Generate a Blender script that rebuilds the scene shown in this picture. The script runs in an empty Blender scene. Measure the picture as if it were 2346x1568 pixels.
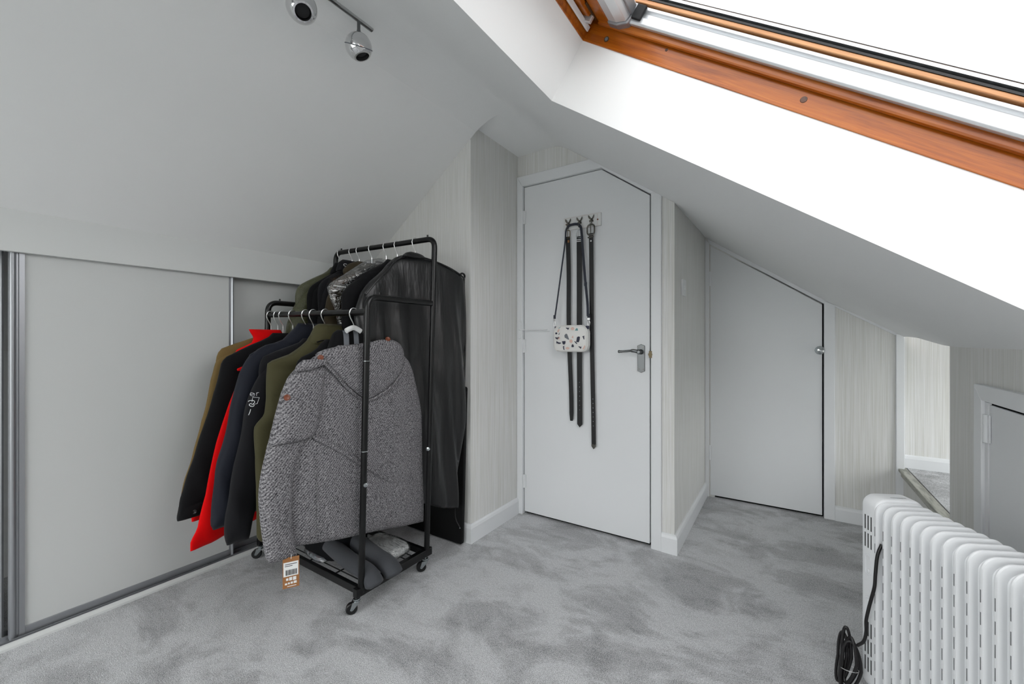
import bpy, bmesh, math, random
from mathutils import Vector, Matrix
random.seed(7)
S = bpy.context.scene
C = S.collection
R = math.radians
sin, cos, PI = math.sin, math.cos, math.pi

# ---------------------------------------------------------------- camera, sky, exposure
cam = bpy.data.objects.new('camera', bpy.data.cameras.new('camera'))
C.objects.link(cam)
cam.location = (0, 0, 1.05)
cam.rotation_euler = (R(90), 0, R(33.3))
cam.data.sensor_width = 36
cam.data.lens = 956 / 2346 * 36
cam.data.shift_y = -0.00085
cam.data.clip_start = 0.02
S.camera = cam

world = bpy.data.worlds.new('overcast_sky'); S.world = world
world.use_nodes = True
wn = world.node_tree.nodes; wn.clear()
wo = wn.new('ShaderNodeOutputWorld'); wb = wn.new('ShaderNodeBackground')
wb.inputs['Strength'].default_value = 1.0
# even overcast sky above the horizon, duller roofs and ground below it
wt = wn.new('ShaderNodeTexCoord'); ws = wn.new('ShaderNodeSeparateXYZ'); wr = wn.new('ShaderNodeValToRGB'); wl = world.node_tree.links
wl.new(wt.outputs['Generated'], ws.inputs[0]); wl.new(ws.outputs['Z'], wr.inputs['Fac']); wl.new(wr.outputs['Color'], wb.inputs['Color'])
wr.color_ramp.elements[0].position = 0.0; wr.color_ramp.elements[0].color = (0.34, 0.34, 0.33, 1)
wr.color_ramp.elements[1].position = 0.03; wr.color_ramp.elements[1].color = (1.0, 0.982, 0.978, 1)
world.node_tree.links.new(wb.outputs[0], wo.inputs[0])

S.view_settings.view_transform = 'Standard'
S.view_settings.look = 'None'
S.view_settings.gamma = 1
S.view_settings.use_curve_mapping = False
S.view_settings.exposure = 2.65

# ---------------------------------------------------------------- materials
def lin(c):
    return tuple(((v / 255) / 12.92 if v / 255 <= 0.04045 else ((v / 255 + 0.055) / 1.055) ** 2.4) for v in c) + (1,)

MATS = {}
def mat(name, col, rough=0.6, metal=0.0, spec=0.5, coat=0, sheen=0, var=None, bump=None, alpha=None):
    """col sRGB 0..255; var=(other colour, scale xyz, detail, lo, hi); bump=(scale xyz, strength, distance)"""
    if name in MATS: return MATS[name]
    m = bpy.data.materials.new(name); m.use_nodes = True
    nt = m.node_tree; N = nt.nodes; Lk = nt.links
    b = N['Principled BSDF']
    b.inputs['Base Color'].default_value = lin(col)
    b.inputs['Roughness'].default_value = rough
    b.inputs['Metallic'].default_value = metal
    b.inputs['Specular IOR Level'].default_value = spec
    b.inputs['Coat Weight'].default_value = coat
    b.inputs['Sheen Weight'].default_value = sheen
    tc = N.new('ShaderNodeTexCoord')
    def noise(scale, detail=3, rough=0.55):
        mp = N.new('ShaderNodeMapping'); mp.inputs['Scale'].default_value = scale
        Lk.new(tc.outputs['Object'], mp.inputs['Vector'])
        n = N.new('ShaderNodeTexNoise'); n.inputs['Scale'].default_value = 1
        n.inputs['Detail'].default_value = detail; n.inputs['Roughness'].default_value = rough
        Lk.new(mp.outputs[0], n.inputs['Vector'])
        return n
    if var:
        c2, sc, det, lo, hi = var
        n = noise(sc, det)
        r = N.new('ShaderNodeValToRGB')
        r.color_ramp.elements[0].position = lo; r.color_ramp.elements[0].color = lin(col)
        r.color_ramp.elements[1].position = hi; r.color_ramp.elements[1].color = lin(c2)
        Lk.new(n.outputs['Fac'], r.inputs['Fac'])
        Lk.new(r.outputs['Color'], b.inputs['Base Color'])
    if bump:
        sc, st, dist = bump
        n = noise(sc, 4)
        bp = N.new('ShaderNodeBump'); bp.inputs['Strength'].default_value = st; bp.inputs['Distance'].default_value = dist
        Lk.new(n.outputs['Fac'], bp.inputs['Height']); Lk.new(bp.outputs[0], b.inputs['Normal'])
    MATS[name] = m
    return m

mat('ceiling_paint', (242, 243, 243), 0.85, spec=0.2, bump=((14, 14, 14), 0.10, 0.004))
mat('white_gloss', (230, 232, 234), 0.38, spec=0.4)
mat('door_paint', (228, 230, 232), 0.42, spec=0.4, bump=((60, 60, 20), 0.04, 0.002))
mat('panel_laminate', (204, 206, 205), 0.45, spec=0.4, bump=((500, 500, 500), 0.04, 0.0006))
mat('fascia_paint', (214, 216, 215), 0.5, spec=0.35)
mat('aluminium', (158, 160, 164), 0.36, metal=0.65)
mat('aluminium_pale', (226, 230, 233), 0.35, metal=0.55)
mat('chrome', (215, 215, 216), 0.06, metal=1)
mat('satin_chrome', (112, 114, 115), 0.34, metal=1)
mat('bar_chrome', (166, 168, 168), 0.3, metal=1)
mat('wire_chrome', (236, 236, 236), 0.28, metal=1)
mat('zinc', (190, 196, 198), 0.25, metal=1)
mat('black_steel', (9, 9, 10), 0.3, spec=0.4)
mat('black_rubber', (13, 13, 14), 0.45)
mat('gap_shade', (9, 9, 10), 0.9, spec=0.1)  # near-black colour standing in for shade inside narrow gaps
mat('heater_white', (231, 233, 235), 0.36, spec=0.45)
mat('heater_slot', (104, 106, 108), 0.8)
mat('dark_slot', (25, 26, 28), 0.8)
mat('cable_black', (17, 15, 17), 0.42)
mat('white_plastic', (232, 233, 234), 0.35)
mat('old_brass', (112, 100, 78), 0.45, metal=0.8)
mat('pewter', (128, 126, 120), 0.35, metal=0.9, var=((60, 58, 54), (420, 420, 420), 3, 0.42, 0.6))
mat('leather_black', (17, 16, 18), 0.48, bump=((500, 500, 200), 0.15, 0.0008))
mat('strap_navy', (34, 38, 52), 0.55)
mat('red_fabric', (214, 5, 8), 0.85, spec=0.12, sheen=0.03, bump=((200, 200, 200), 0.12, 0.001))
mat('black_fabric', (15, 15, 17), 0.85, spec=0.15, sheen=0.04, bump=((300, 300, 300), 0.2, 0.001))
mat('charcoal_fabric', (24, 24, 27), 0.85, spec=0.15, sheen=0.05, bump=((300, 300, 300), 0.15, 0.001))
mat('navy_fabric', (19, 23, 34), 0.7, spec=0.25, sheen=0.05, bump=((40, 40, 14), 0.25, 0.006))
mat('olive_fabric', (68, 65, 42), 0.75, spec=0.2, sheen=0.05, bump=((30, 30, 22), 0.25, 0.006))
mat('bomber_olive', (66, 68, 42), 0.42, spec=0.5, sheen=0.1, bump=((34, 34, 60), 0.7, 0.010))
mat('parka_olive', (54, 46, 32), 0.8, spec=0.2, sheen=0.04)
mat('tan_fabric', (112, 92, 56), 0.85, spec=0.2)
mat('fur', (126, 100, 74), 0.95, spec=0.1, var=((70, 56, 44), (160, 160, 160), 4, 0.4, 0.62))
mat('stripe_grey', (118, 122, 128), 0.85)
mat('bag_black', (17, 17, 18), 0.36, spec=0.6, bump=((11, 11, 2.5), 0.6, 0.016))
mat('case_black', (11, 11, 12), 0.75, spec=0.25)
mat('button_brown', (112, 58, 36), 0.35)
mat('card_brown', (150, 102, 60), 0.8)
mat('label_white', (226, 227, 226), 0.6)
mat('ink_black', (28, 30, 36), 0.7)
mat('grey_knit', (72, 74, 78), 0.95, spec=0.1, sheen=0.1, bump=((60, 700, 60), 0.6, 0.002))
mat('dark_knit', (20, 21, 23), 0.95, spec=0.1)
mat('packet_white', (228, 228, 226), 0.4, var=((150, 150, 150), (25, 220, 220), 3, 0.52, 0.66))
mat('print_white', (232, 231, 228), 0.55)
mat('print_navy', (44, 46, 66), 0.6)
mat('print_pink', (224, 190, 178), 0.6)
mat('print_teal', (110, 166, 170), 0.6)
mat('crystal_dark', (120, 128, 132), 0.1, spec=0.9)
mat('stone_nosing', (178, 178, 168), 0.45, metal=0.1, var=((140, 140, 130), (60, 8, 60), 4, 0.45, 0.6))
mat('plaque_white', (224, 225, 225), 0.55)
mat('screw_brown', (120, 66, 50), 0.5)
mat('pink_edge', (205, 182, 178), 0.6)

def custom(name):
    m = bpy.data.materials.new(name); m.use_nodes = True; MATS[name] = m
    nt = m.node_tree
    return m, nt.nodes, nt.links, nt.nodes['Principled BSDF']

def mapped(N, Lk, scale, rot=(0, 0, 0), out='Object'):
    tc = N.new('ShaderNodeTexCoord'); mp = N.new('ShaderNodeMapping')
    mp.inputs['Scale'].default_value = scale; mp.inputs['Rotation'].default_value = rot
    Lk.new(tc.outputs[out], mp.inputs['Vector'])
    return mp.outputs[0]

def nnoise(N, Lk, vec, detail=3, rough=0.5, dist=0):
    n = N.new('ShaderNodeTexNoise'); n.inputs['Scale'].default_value = 1
    n.inputs['Detail'].default_value = detail; n.inputs['Roughness'].default_value = rough
    n.inputs['Distortion'].default_value = dist
    Lk.new(vec, n.inputs['Vector']); return n.outputs['Fac']

def ramp(N, Lk, fac, stops):
    r = N.new('ShaderNodeValToRGB'); e = r.color_ramp.elements
    while len(e) < len(stops): e.new(0.5)
    for k, (p, c) in enumerate(stops): e[k].position = p; e[k].color = lin(c)
    Lk.new(fac, r.inputs['Fac']); return r.outputs['Color']

def mixc(N, Lk, fac, a, b, mode='MIX'):
    x = N.new('ShaderNodeMix'); x.data_type = 'RGBA'; x.blend_type = mode
    if isinstance(fac, float): x.inputs[0].default_value = fac
    else: Lk.new(fac, x.inputs[0])
    Lk.new(a, x.inputs[6]); Lk.new(b, x.inputs[7]); return x.outputs[2]

def bumpn(N, Lk, h, b, strength, dist):
    bp = N.new('ShaderNodeBump'); bp.inputs['Strength'].default_value = strength; bp.inputs['Distance'].default_value = dist
    Lk.new(h, bp.inputs['Height']); Lk.new(bp.outputs[0], b.inputs['Normal'])

# wallpaper: fine vertical threads, cream on pale grey
m, N, Lk, b = custom('wallpaper')
f1 = nnoise(N, Lk, mapped(N, Lk, (420, 420, 3.5)), 3, 0.6)
f2 = nnoise(N, Lk, mapped(N, Lk, (210, 210, 2.0)), 2, 0.5)
c1 = ramp(N, Lk, f1, [(0.34, (204, 204, 198)), (0.62, (232, 232, 231))])
c2 = ramp(N, Lk, f2, [(0.35, (212, 211, 204)), (0.6, (230, 230, 230))])
Lk.new(mixc(N, Lk, 0.35, c1, c2), b.inputs['Base Color'])
b.inputs['Roughness'].default_value = 0.7; b.inputs['Specular IOR Level'].default_value = 0.25
bumpn(N, Lk, f1, b, 0.15, 0.001)

# carpet: short grey pile with brushed patches
m, N, Lk, b = custom('carpet')
v = mapped(N, Lk, (2.2, 3.4, 1), (0, 0, R(28)))
big = nnoise(N, Lk, v, 5, 0.62, 0.5)
v2 = mapped(N, Lk, (7, 11, 1), (0, 0, R(-20)))
mid = nnoise(N, Lk, v2, 4, 0.6, 0.3)
fine = nnoise(N, Lk, mapped(N, Lk, (330, 330, 330)), 2, 0.75)
cb = ramp(N, Lk, big, [(0.40, (104, 105, 108)), (0.455, (160, 161, 164)), (0.52, (232, 233, 236))])
cm = ramp(N, Lk, mid, [(0.36, (130, 131, 134)), (0.5, (206, 207, 210))])
cf = ramp(N, Lk, fine, [(0.38, (52, 53, 56)), (0.5, (184, 185, 187)), (0.6, (254, 254, 254))])
k1 = mixc(N, Lk, 0.42, cb, cm)
cl2 = nnoise(N, Lk, mapped(N, Lk, (95, 95, 95)), 3, 0.7)
cc = ramp(N, Lk, cl2, [(0.38, (108, 109, 112)), (0.5, (190, 191, 193)), (0.62, (245, 245, 246))])
k2 = mixc(N, Lk, 0.2, k1, cc)
Lk.new(mixc(N, Lk, 0.4, k2, cf), b.inputs['Base Color'])
b.inputs['Roughness'].default_value = 1; b.inputs['Specular IOR Level'].default_value = 0.05
b.inputs['Sheen Weight'].default_value = 0.2
bumpn(N, Lk, fine, b, 0.8, 0.004)

# stained pine
m, N, Lk, b = custom('pine_stained')
g = nnoise(N, Lk, mapped(N, Lk, (3, 60, 60)), 4, 0.6, 0.6)
g2 = nnoise(N, Lk, mapped(N, Lk, (14, 420, 420)), 2, 0.6)
ca = ramp(N, Lk, g, [(0.3, (126, 58, 4)), (0.5, (172, 90, 12)), (0.7, (190, 110, 28))])
cb = ramp(N, Lk, g2, [(0.35, (134, 62, 6)), (0.65, (184, 102, 24))])
Lk.new(mixc(N, Lk, 0.3, ca, cb), b.inputs['Base Color'])
b.inputs['Roughness'].default_value = 0.3; b.inputs['Coat Weight'].default_value = 0.12
m, N, Lk, b = custom('pine_light')
g = nnoise(N, Lk, mapped(N, Lk, (4, 90, 90)), 4, 0.6, 0.6)
Lk.new(ramp(N, Lk, g, [(0.3, (176, 116, 70)), (0.6, (214, 158, 108))]), b.inputs['Base Color'])
b.inputs['Roughness'].default_value = 0.35

# tweed: diagonal light and dark yarns
m, N, Lk, b = custom('tweed')
def wave(scale, rot, dist):
    vec = mapped(N, Lk, (1, 1, 1), rot)
    w = N.new('ShaderNodeTexWave'); w.wave_type = 'BANDS'; w.bands_direction = 'Y'
    w.inputs['Scale'].default_value = scale; w.inputs['Distortion'].default_value = dist
    w.inputs['Detail'].default_value = 2; w.inputs['Detail Scale'].default_value = 2.5
    Lk.new(vec, w.inputs['Vector']); return w.outputs['Fac']
w1 = wave(38, (R(42), 0, 0), 3.0)
n1 = nnoise(N, Lk, mapped(N, Lk, (190, 190, 330), (R(-40), 0, 0)), 2, 0.7)
cw = ramp(N, Lk, w1, [(0.25, (46, 45, 50)), (0.75, (150, 148, 150))])
cn = ramp(N, Lk, n1, [(0.36, (34, 33, 38)), (0.5, (118, 116, 120)), (0.66, (196, 194, 196))])
Lk.new(mixc(N, Lk, 0.55, cw, cn), b.inputs['Base Color'])
b.inputs['Roughness'].default_value = 0.95; b.inputs['Specular IOR Level'].default_value = 0.1
bumpn(N, Lk, n1, b, 0.35, 0.002)

# glass for windows: mostly see-through, reflects at grazing angles
def clear_mat(name, tint, ior, gl_rough, base_refl, bump=None):
    m = bpy.data.materials.new(name); m.use_nodes = True; MATS[name] = m
    N = m.node_tree.nodes; Lk = m.node_tree.links; N.clear()
    o = N.new('ShaderNodeOutputMaterial'); mx = N.new('ShaderNodeMixShader')
    t = N.new('ShaderNodeBsdfTransparent'); t.inputs['Color'].default_value = tint
    g = N.new('ShaderNodeBsdfGlossy'); g.inputs['Roughness'].default_value = gl_rough
    fr = N.new('ShaderNodeFresnel'); fr.inputs['IOR'].default_value = ior
    ad = N.new('ShaderNodeMath'); ad.operation = 'ADD'; ad.use_clamp = True; ad.inputs[1].default_value = base_refl
    ge = N.new('ShaderNodeNewGeometry'); im = N.new('ShaderNodeMix'); im.data_type = 'FLOAT'   # same index from either face of the sheet
    im.inputs[2].default_value = ior; im.inputs[3].default_value = 1 / ior
    Lk.new(ge.outputs['Backfacing'], im.inputs[0]); Lk.new(im.outputs[0], fr.inputs['IOR'])
    Lk.new(fr.outputs[0], ad.inputs[0]); Lk.new(ad.outputs[0], mx.inputs[0])
    Lk.new(t.outputs[0], mx.inputs[1]); Lk.new(g.outputs[0], mx.inputs[2]); Lk.new(mx.outputs[0], o.inputs[0])
    if bump:
        n = nnoise(N, Lk, mapped(N, Lk, bump[0]), 4, 0.6, 0.8)
        bp = N.new('ShaderNodeBump'); bp.inputs['Strength'].default_value = bump[1]; bp.inputs['Distance'].default_value = bump[2]
        Lk.new(n, bp.inputs['Height']); Lk.new(bp.outputs[0], g.inputs['Normal']); Lk.new(bp.outputs[0], fr.inputs['Normal'])
clear_mat('window_glass', (0.93, 0.95, 0.95, 1), 1.45, 0.0, 0.0)
clear_mat('dimmed_glass', (0.775, 0.785, 0.79, 1), 1.45, 0.0, 0.0)   # roof window glass, tint deepened to dim the daylight it lets in
clear_mat('clear_polythene', (0.86, 0.87, 0.88, 1), 1.5, 0.10, 0.16, ((15, 15, 24), 0.8, 0.03))
clear_mat('crystal', (0.8, 0.84, 0.86, 1), 1.9, 0.02, 0.22)

# ---------------------------------------------------------------- mesh helpers
class MB:
    """collects vertices and faces in world (or parent-local) space"""
    def __init__(s): s.v = []; s.f = []; s.mi = []
    def add(s, vs, fs, mi=0):
        o = len(s.v); s.v += [tuple(p) for p in vs]; s.f += [tuple(i + o for i in q) for q in fs]; s.mi += [mi] * len(fs)
        return s
    def quad(s, a, b, c, d, mi=0): return s.add([a, b, c, d], [(0, 1, 2, 3)], mi)
    def box(s, lo, hi, mi=0):
        x0, y0, z0 = lo; x1, y1, z1 = hi
        return s.add([(x0, y0, z0), (x1, y0, z0), (x1, y1, z0), (x0, y1, z0), (x0, y0, z1), (x1, y0, z1), (x1, y1, z1), (x0, y1, z1)],
              [(0, 3, 2, 1), (4, 5, 6, 7), (0, 1, 5, 4), (1, 2, 6, 5), (2, 3, 7, 6), (3, 0, 4, 7)], mi)
    def prism(s, poly, f0, f1, mi=0):
        """poly: list of 2-D points; f0,f1: functions mapping a 2-D point to 3-D on either end"""
        n = len(poly)
        vs = [f0(p) for p in poly] + [f1(p) for p in poly]
        fs = [tuple(range(n))[::-1], tuple(range(n, 2 * n))] + [(i, (i + 1) % n, n + (i + 1) % n, n + i) for i in range(n)]
        return s.add(vs, fs, mi)
    def tube(s, pts, r, seg=10, cap=True, mi=0, flat=None):
        """sweep a circle of radius r (number or list) along pts; flat=(up vector, ratio) squashes it"""
        P = [Vector(p) for p in pts]; n = len(P); rs = r if isinstance(r, (list, tuple)) else [r] * n
        T = []
        for i in range(n):
            a = P[max(i - 1, 0)]; b_ = P[min(i + 1, n - 1)]
            T.append((b_ - a).normalized())
        ref = Vector((0, 0, 1)) if abs(T[0].z) < 0.9 else Vector((1, 0, 0))
        u = T[0].cross(ref).normalized()
        vs = []
        for i in range(n):
            u = (u - T[i] * u.dot(T[i])).normalized(); w = T[i].cross(u).normalized()
            for k in range(seg):
                a = 2 * PI * k / seg
                d = u * cos(a) + w * sin(a)
                if flat:
                    fu = Vector(flat[0]); d = d - fu * d.dot(fu) * (1 - flat[1])
                vs.append(P[i] + d * rs[i])
        fs = [(i * seg + k, i * seg + (k + 1) % seg, (i + 1) * seg + (k + 1) % seg, (i + 1) * seg + k) for i in range(n - 1) for k in range(seg)]
        if cap: fs += [tuple(range(seg))[::-1], tuple((n - 1) * seg + k for k in range(seg))]
        return s.add(vs, fs, mi)
    def cyl(s, a, b, r, seg=16, mi=0, r2=None): return s.tube([a, b], [r, r if r2 is None else r2], seg, True, mi)
    def lathe(s, prof, origin, axis, seg=24, mi=0):
        """prof: (radius, height) along axis"""
        ax = Vector(axis).normalized(); ref = Vector((0, 0, 1)) if abs(ax.z) < 0.9 else Vector((1, 0, 0))
        u = ax.cross(ref).normalized(); w = ax.cross(u); o = Vector(origin); vs = []
        for r_, h in prof:
            for k in range(seg):
                a = 2 * PI * k / seg
                vs.append(o + ax * h + (u * cos(a) + w * sin(a)) * max(r_, 1e-5))
        n = len(prof)
        fs = [(i * seg + k, i * seg + (k + 1) % seg, (i + 1) * seg + (k + 1) % seg, (i + 1) * seg + k) for i in range(n - 1) for k in range(seg)]
        fs += [tuple(range(seg))[::-1], tuple((n - 1) * seg + k for k in range(seg))]
        return s.add(vs, fs, mi)
    def build(s, name, material, parent=None, smooth=False, bevel=0, angle=40, seg=2):
        me = bpy.data.meshes.new(name); me.from_pydata(s.v, [], s.f)
        ms = material if isinstance(material, (list, tuple)) else [material]
        for q in ms: me.materials.append(MATS[q])
        if len(ms) > 1: me.polygons.foreach_set('material_index', s.mi)
        bm = bmesh.new(); bm.from_mesh(me); bmesh.ops.remove_doubles(bm, verts=bm.verts, dist=1e-6)
        bmesh.ops.recalc_face_normals(bm, faces=bm.faces)
        if bevel:
            es = [e for e in bm.edges if len(e.link_faces) == 2 and e.calc_face_angle(0) > R(30)]
            bmesh.ops.bevel(bm, geom=es, offset=bevel, segments=seg, profile=0.5, affect='EDGES', clamp_overlap=True)
        if smooth:
            for f in bm.faces: f.smooth = True
            for e in bm.edges:
                if len(e.link_faces) == 2 and e.calc_face_angle(0) > R(angle): e.smooth = False
        bm.to_mesh(me); bm.free()
        o = bpy.data.objects.new(name, me); C.objects.link(o)
        if parent: o.parent = parent
        return o

def tag(o, label=None, cat=None, group=None, kind=None):
    if label: o['label'] = label
    if cat: o['category'] = cat
    if group: o['group'] = group
    if kind: o['kind'] = kind
    return o
def empty(name, loc=(0, 0, 0), label=None, cat=None, group=None, kind=None):
    o = bpy.data.objects.new(name, None); C.objects.link(o); o.location = loc; o.empty_display_size = 0.05
    return tag(o, label, cat, group, kind)
def struct(o, label=None): return tag(o, label, None, None, 'structure')
def at(o):  # parts of an empty are given in world space: undo the empty's own place
    bpy.context.view_layer.update()
    for c in o.children: c.matrix_parent_inverse = o.matrix_world.inverted()
def copy_tree(o, parent=None):
    c = o.copy(); C.objects.link(c); c.parent = parent
    if parent: c.matrix_parent_inverse = o.matrix_parent_inverse.copy()
    for ch in o.children: copy_tree(ch, c)
    return c
def bez(a, b, c, n=8):
    return [tuple((1 - t) ** 2 * p + 2 * t * (1 - t) * q + t * t * r for p, q, r in zip(a, b, c)) for t in [i / n for i in range(n + 1)]]
def catmull(pts, per=8):
    P = [Vector(p) for p in pts]; P = [P[0] * 2 - P[1]] + P + [P[-1] * 2 - P[-2]]; out = []
    for i in range(1, len(P) - 2):
        for k in range(per):
            t = k / per
            out.append(0.5 * (2 * P[i] + (P[i + 1] - P[i - 1]) * t + (2 * P[i - 1] - 5 * P[i] + 4 * P[i + 1] - P[i + 2]) * t * t + (3 * P[i] - 3 * P[i + 1] + P[i + 2] - P[i - 1]) * t ** 3))
    out.append(P[-2]); return [tuple(p) for p in out]
def rrect(w, h, r, n=6):
    """rounded rectangle outline centred on 0"""
    out = []
    for cx, cy, a0 in ((w / 2 - r, h / 2 - r, 0), (-w / 2 + r, h / 2 - r, 90), (-w / 2 + r, -h / 2 + r, 180), (w / 2 - r, -h / 2 + r, 270)):
        for k in range(n + 1):
            a = R(a0 + 90 * k / n); out.append((cx + r * cos(a), cy + r * sin(a)))
    return out

# ================================================================ THE ROOM
TAN = 0.71
ALPHA = math.atan(TAN); CA, SA = cos(ALPHA), sin(ALPHA)
def zr(x): return 1.73 - TAN * (x + 0.455)          # right-hand slope
def zl(x): return 1.502 + 0.72 * (x + 2.215)        # left-hand slope
ZF = 2.18                                           # narrow flat strip under the ridge
YB, YN = -1.75, 1.70                                # rear wall, wall behind the rack
YD1, YD2 = 2.16, 3.09                               # wall of the tall door, wall of the low door
XA, XS, XK = -1.375, -0.46, 0.535                   # alcove side, side of the door box, knee wall

fl = MB()
fl.quad((-2.95, YB - .05, 0), (0.75, YB - .05, 0), (0.75, 3.25, 0), (-2.95, 3.25, 0))
struct(fl.build('floor', 'carpet'), 'grey plush carpet with brushed darker patches')

# ceiling: left slope, ridge strip, right slope with the opening of the roof window
ridge_l = bez((-1.34, zl(-1.34)), (-1.256, ZF), (-1.18, ZF), 14)
ridge_r = bez((-1.13, ZF), (-1.089, ZF), (-1.03, zr(-1.03)), 14)
cl = MB()
prof = [(-2.95, zl(-2.95))] + ridge_l
for (x0, z0), (x1, z1) in zip(prof[:-1], prof[1:]):
    cl.quad((x0, YB - .05, z0), (x1, YB - .05, z1), (x1, YN, z1), (x0, YN, z0))
cl.quad((-1.18, YB - .05, ZF), (-1.13, YB - .05, ZF), (-1.13, YN, ZF), (-1.18, YN, ZF))
cl.quad((XA - .02, YN, ZF), (-1.13, YN, ZF), (-1.13, YD1 + .1, ZF), (XA - .02, YD1 + .1, ZF))
cl.add([(XA, YN, ZF)] + [(x, YN, z) for x, z in [(XA, zl(XA))] + ridge_l], [tuple(range(len(ridge_l) + 2))])
for (x0, z0), (x1, z1) in zip(ridge_r[:-1], ridge_r[1:]):
    cl.quad((x0, YB - .05, z0), (x1, YB - .05, z1), (x1, 3.2, z1), (x0, 3.2, z0))
OX0, OX1, OY0, OY1 = -0.69, 0.50, 0.16, 1.305
xs = [-1.03, -0.86, OX0, -0.5, -0.3, -0.1, 0.1, 0.2, 0.28, 0.36, 0.44, OX1, XK + .002]
ys = [YB - .05, -0.8, OY0, 0.7, OY1, 1.8, 2.2, 2.4, 2.6, 2.8, 3.0, 3.2]
def sm(t): t = max(0, min(1, t)); return t * t * (3 - 2 * t)
def zc(x, y): return zr(x) + (0.02 + 0.028 * sm((x - 0.15) / 0.38)) * sm((y - 2.2) / 0.8)
for i in range(len(xs) - 1):
    for j in range(len(ys) - 1):
        if xs[i] >= OX0 - 1e-6 and xs[i + 1] <= OX1 + 1e-6 and ys[j] >= OY0 - 1e-6 and ys[j + 1] <= OY1 + 1e-6: continue
        q = [(xs[i], ys[j]), (xs[i + 1], ys[j]), (xs[i + 1], ys[j + 1]), (xs[i], ys[j + 1])]
        cl.quad(*[(x, y, zc(x, y)) for x, y in q])
# plaster sides of the roof window opening, square to the slope
def sl(s_, y, n_):  # slope coordinates: down the slope, along the room, out through the roof
    return (OX0 + s_ * CA + n_ * SA, y, zr(OX0) - s_ * SA + n_ * CA)
SL = (OX1 - OX0) / CA; NR = 0.205
for ya, yb in ((OY0, OY1),):
    cl.quad(sl(0, ya, 0), sl(0, yb, 0), sl(0, yb, NR), sl(0, ya, NR))
    cl.quad(sl(SL, ya, 0), sl(SL, yb, 0), sl(SL, yb, NR), sl(SL, ya, NR))
    cl.quad(sl(0, yb, 0), sl(SL, yb, 0), sl(SL, yb, NR), sl(0, yb, NR))
    cl.quad(sl(0, ya, 0), sl(SL, ya, 0), sl(SL, ya, NR), sl(0, ya, NR))
struct(cl.build('ceiling', 'ceiling_paint'), 'white sloping attic ceiling with a deep roof window opening')

# walls
def wall(name, quads, material='wallpaper', label=None):
    w = MB()
    for q in quads: w.add(q, [tuple(range(len(q)))])
    return struct(w.build(name, material), label)
GX0, GX1, GZ0, GZ1 = -2.15, 0.05, 0.22, 1.84         # unseen gable window, added behind the viewer to fill the room with light
wall('wall_rear', [[(-2.95, YB, 0), (0.75, YB, 0), (0.75, YB, GZ0), (-2.95, YB, GZ0)], [(-2.95, YB, GZ1), (0.75, YB, GZ1), (0.75, YB, 2.4), (-2.95, YB, 2.4)],
                   [(-2.95, YB, GZ0), (GX0, YB, GZ0), (GX0, YB, GZ1), (-2.95, YB, GZ1)], [(GX1, YB, GZ0), (0.75, YB, GZ0), (0.75, YB, GZ1), (GX1, YB, GZ1)]])
w3 = struct(empty('added_gable_window', (-1.15, YB, GZ0)), 'white gable window added behind the viewer for fill light')
for lo, hi in (((GX0, GZ0), (GX0 + .05, GZ1)), ((GX1 - .05, GZ0), (GX1, GZ1)), ((GX0, GZ0), (GX1, GZ0 + .05)), ((GX0, GZ1 - .05), (GX1, GZ1)), ((-1.075, GZ0), (-1.025, GZ1))):
    q = MB(); q.box((lo[0], YB - .06, lo[1]), (hi[0], YB - .005, hi[1])); q.build('window_frame', 'white_gloss', w3)
q = MB(); q.box((GX0 + .03, YB - .035, GZ0 + .03), (GX1 - .03, YB - .03, GZ1 - .03)); q.build('pane', 'window_glass', w3)
at(w3)
wall('wall_left', [[(-2.9, YB, 0), (-2.9, YN, 0), (-2.9, YN, 1.4), (-2.9, YB, 1.4)]], 'ceiling_paint')
wall('wall_back', [[(-2.95, YN, 0), (XA, YN, 0), (XA, YN, zl(XA)), (-2.95, YN, zl(-2.95))]], label='striped wallpaper wall behind the clothes rack')
wall('wall_alcove', [[(XA, YN, 0), (XA, YD1 + .1, 0), (XA, YD1 + .1, ZF), (XA, YN, ZF)]], label='striped wallpaper return wall beside the tall door')
# wall with the tall door: strip above the door, narrow strip on the right; solid lining behind
wall('wall_tall_door', [
    [(XA, YD1, 2.0), (-0.60, YD1, 2.0), (-0.60, YD1, ZF + .02), (XA, YD1, ZF + .02)],
    [(-0.545, YD1, 0), (XS, YD1, 0), (XS, YD1, ZF), (-0.545, YD1, ZF)],
    [(XA, YD1 + .06, 0), (XS, YD1 + .06, 0), (XS, YD1 + .06, ZF + .02), (XA, YD1 + .06, ZF + .02)]])
wall('wall_box', [[(XS, YD1, 0), (XS, YD2, 0), (XS, YD2, 1.80), (XS, YD1, 1.80)]], label='striped wallpaper return wall carrying the light switch')
wall('wall_low_door', [
    [(XS, YD2, 0), (-0.40, YD2, 0), (-0.40, YD2, 1.80), (XS, YD2, 1.80)],
    [(-0.44, YD2 + .05, 0), (0.22, YD2 + .05, 0), (0.22, YD2 + .05, 1.80), (-0.44, YD2 + .05, 1.80)],
    [(0.19, YD2, 0), (XK, YD2, 0), (XK, YD2, 1.5), (0.19, YD2, 1.5)],
    [(XS, YD2 + .001, 1.71), (0.2, YD2 + .001, 1.275), (0.2, YD2 + .001, 1.8), (XS, YD2 + .001, 1.8)]])
YO = 2.304                                           # the knee wall stops here, an open recess follows
RL = 0.66                                           # depth of the recess, kept short so its added window lights it more
ZR = 0.353                                           # raised floor of the recess
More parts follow.
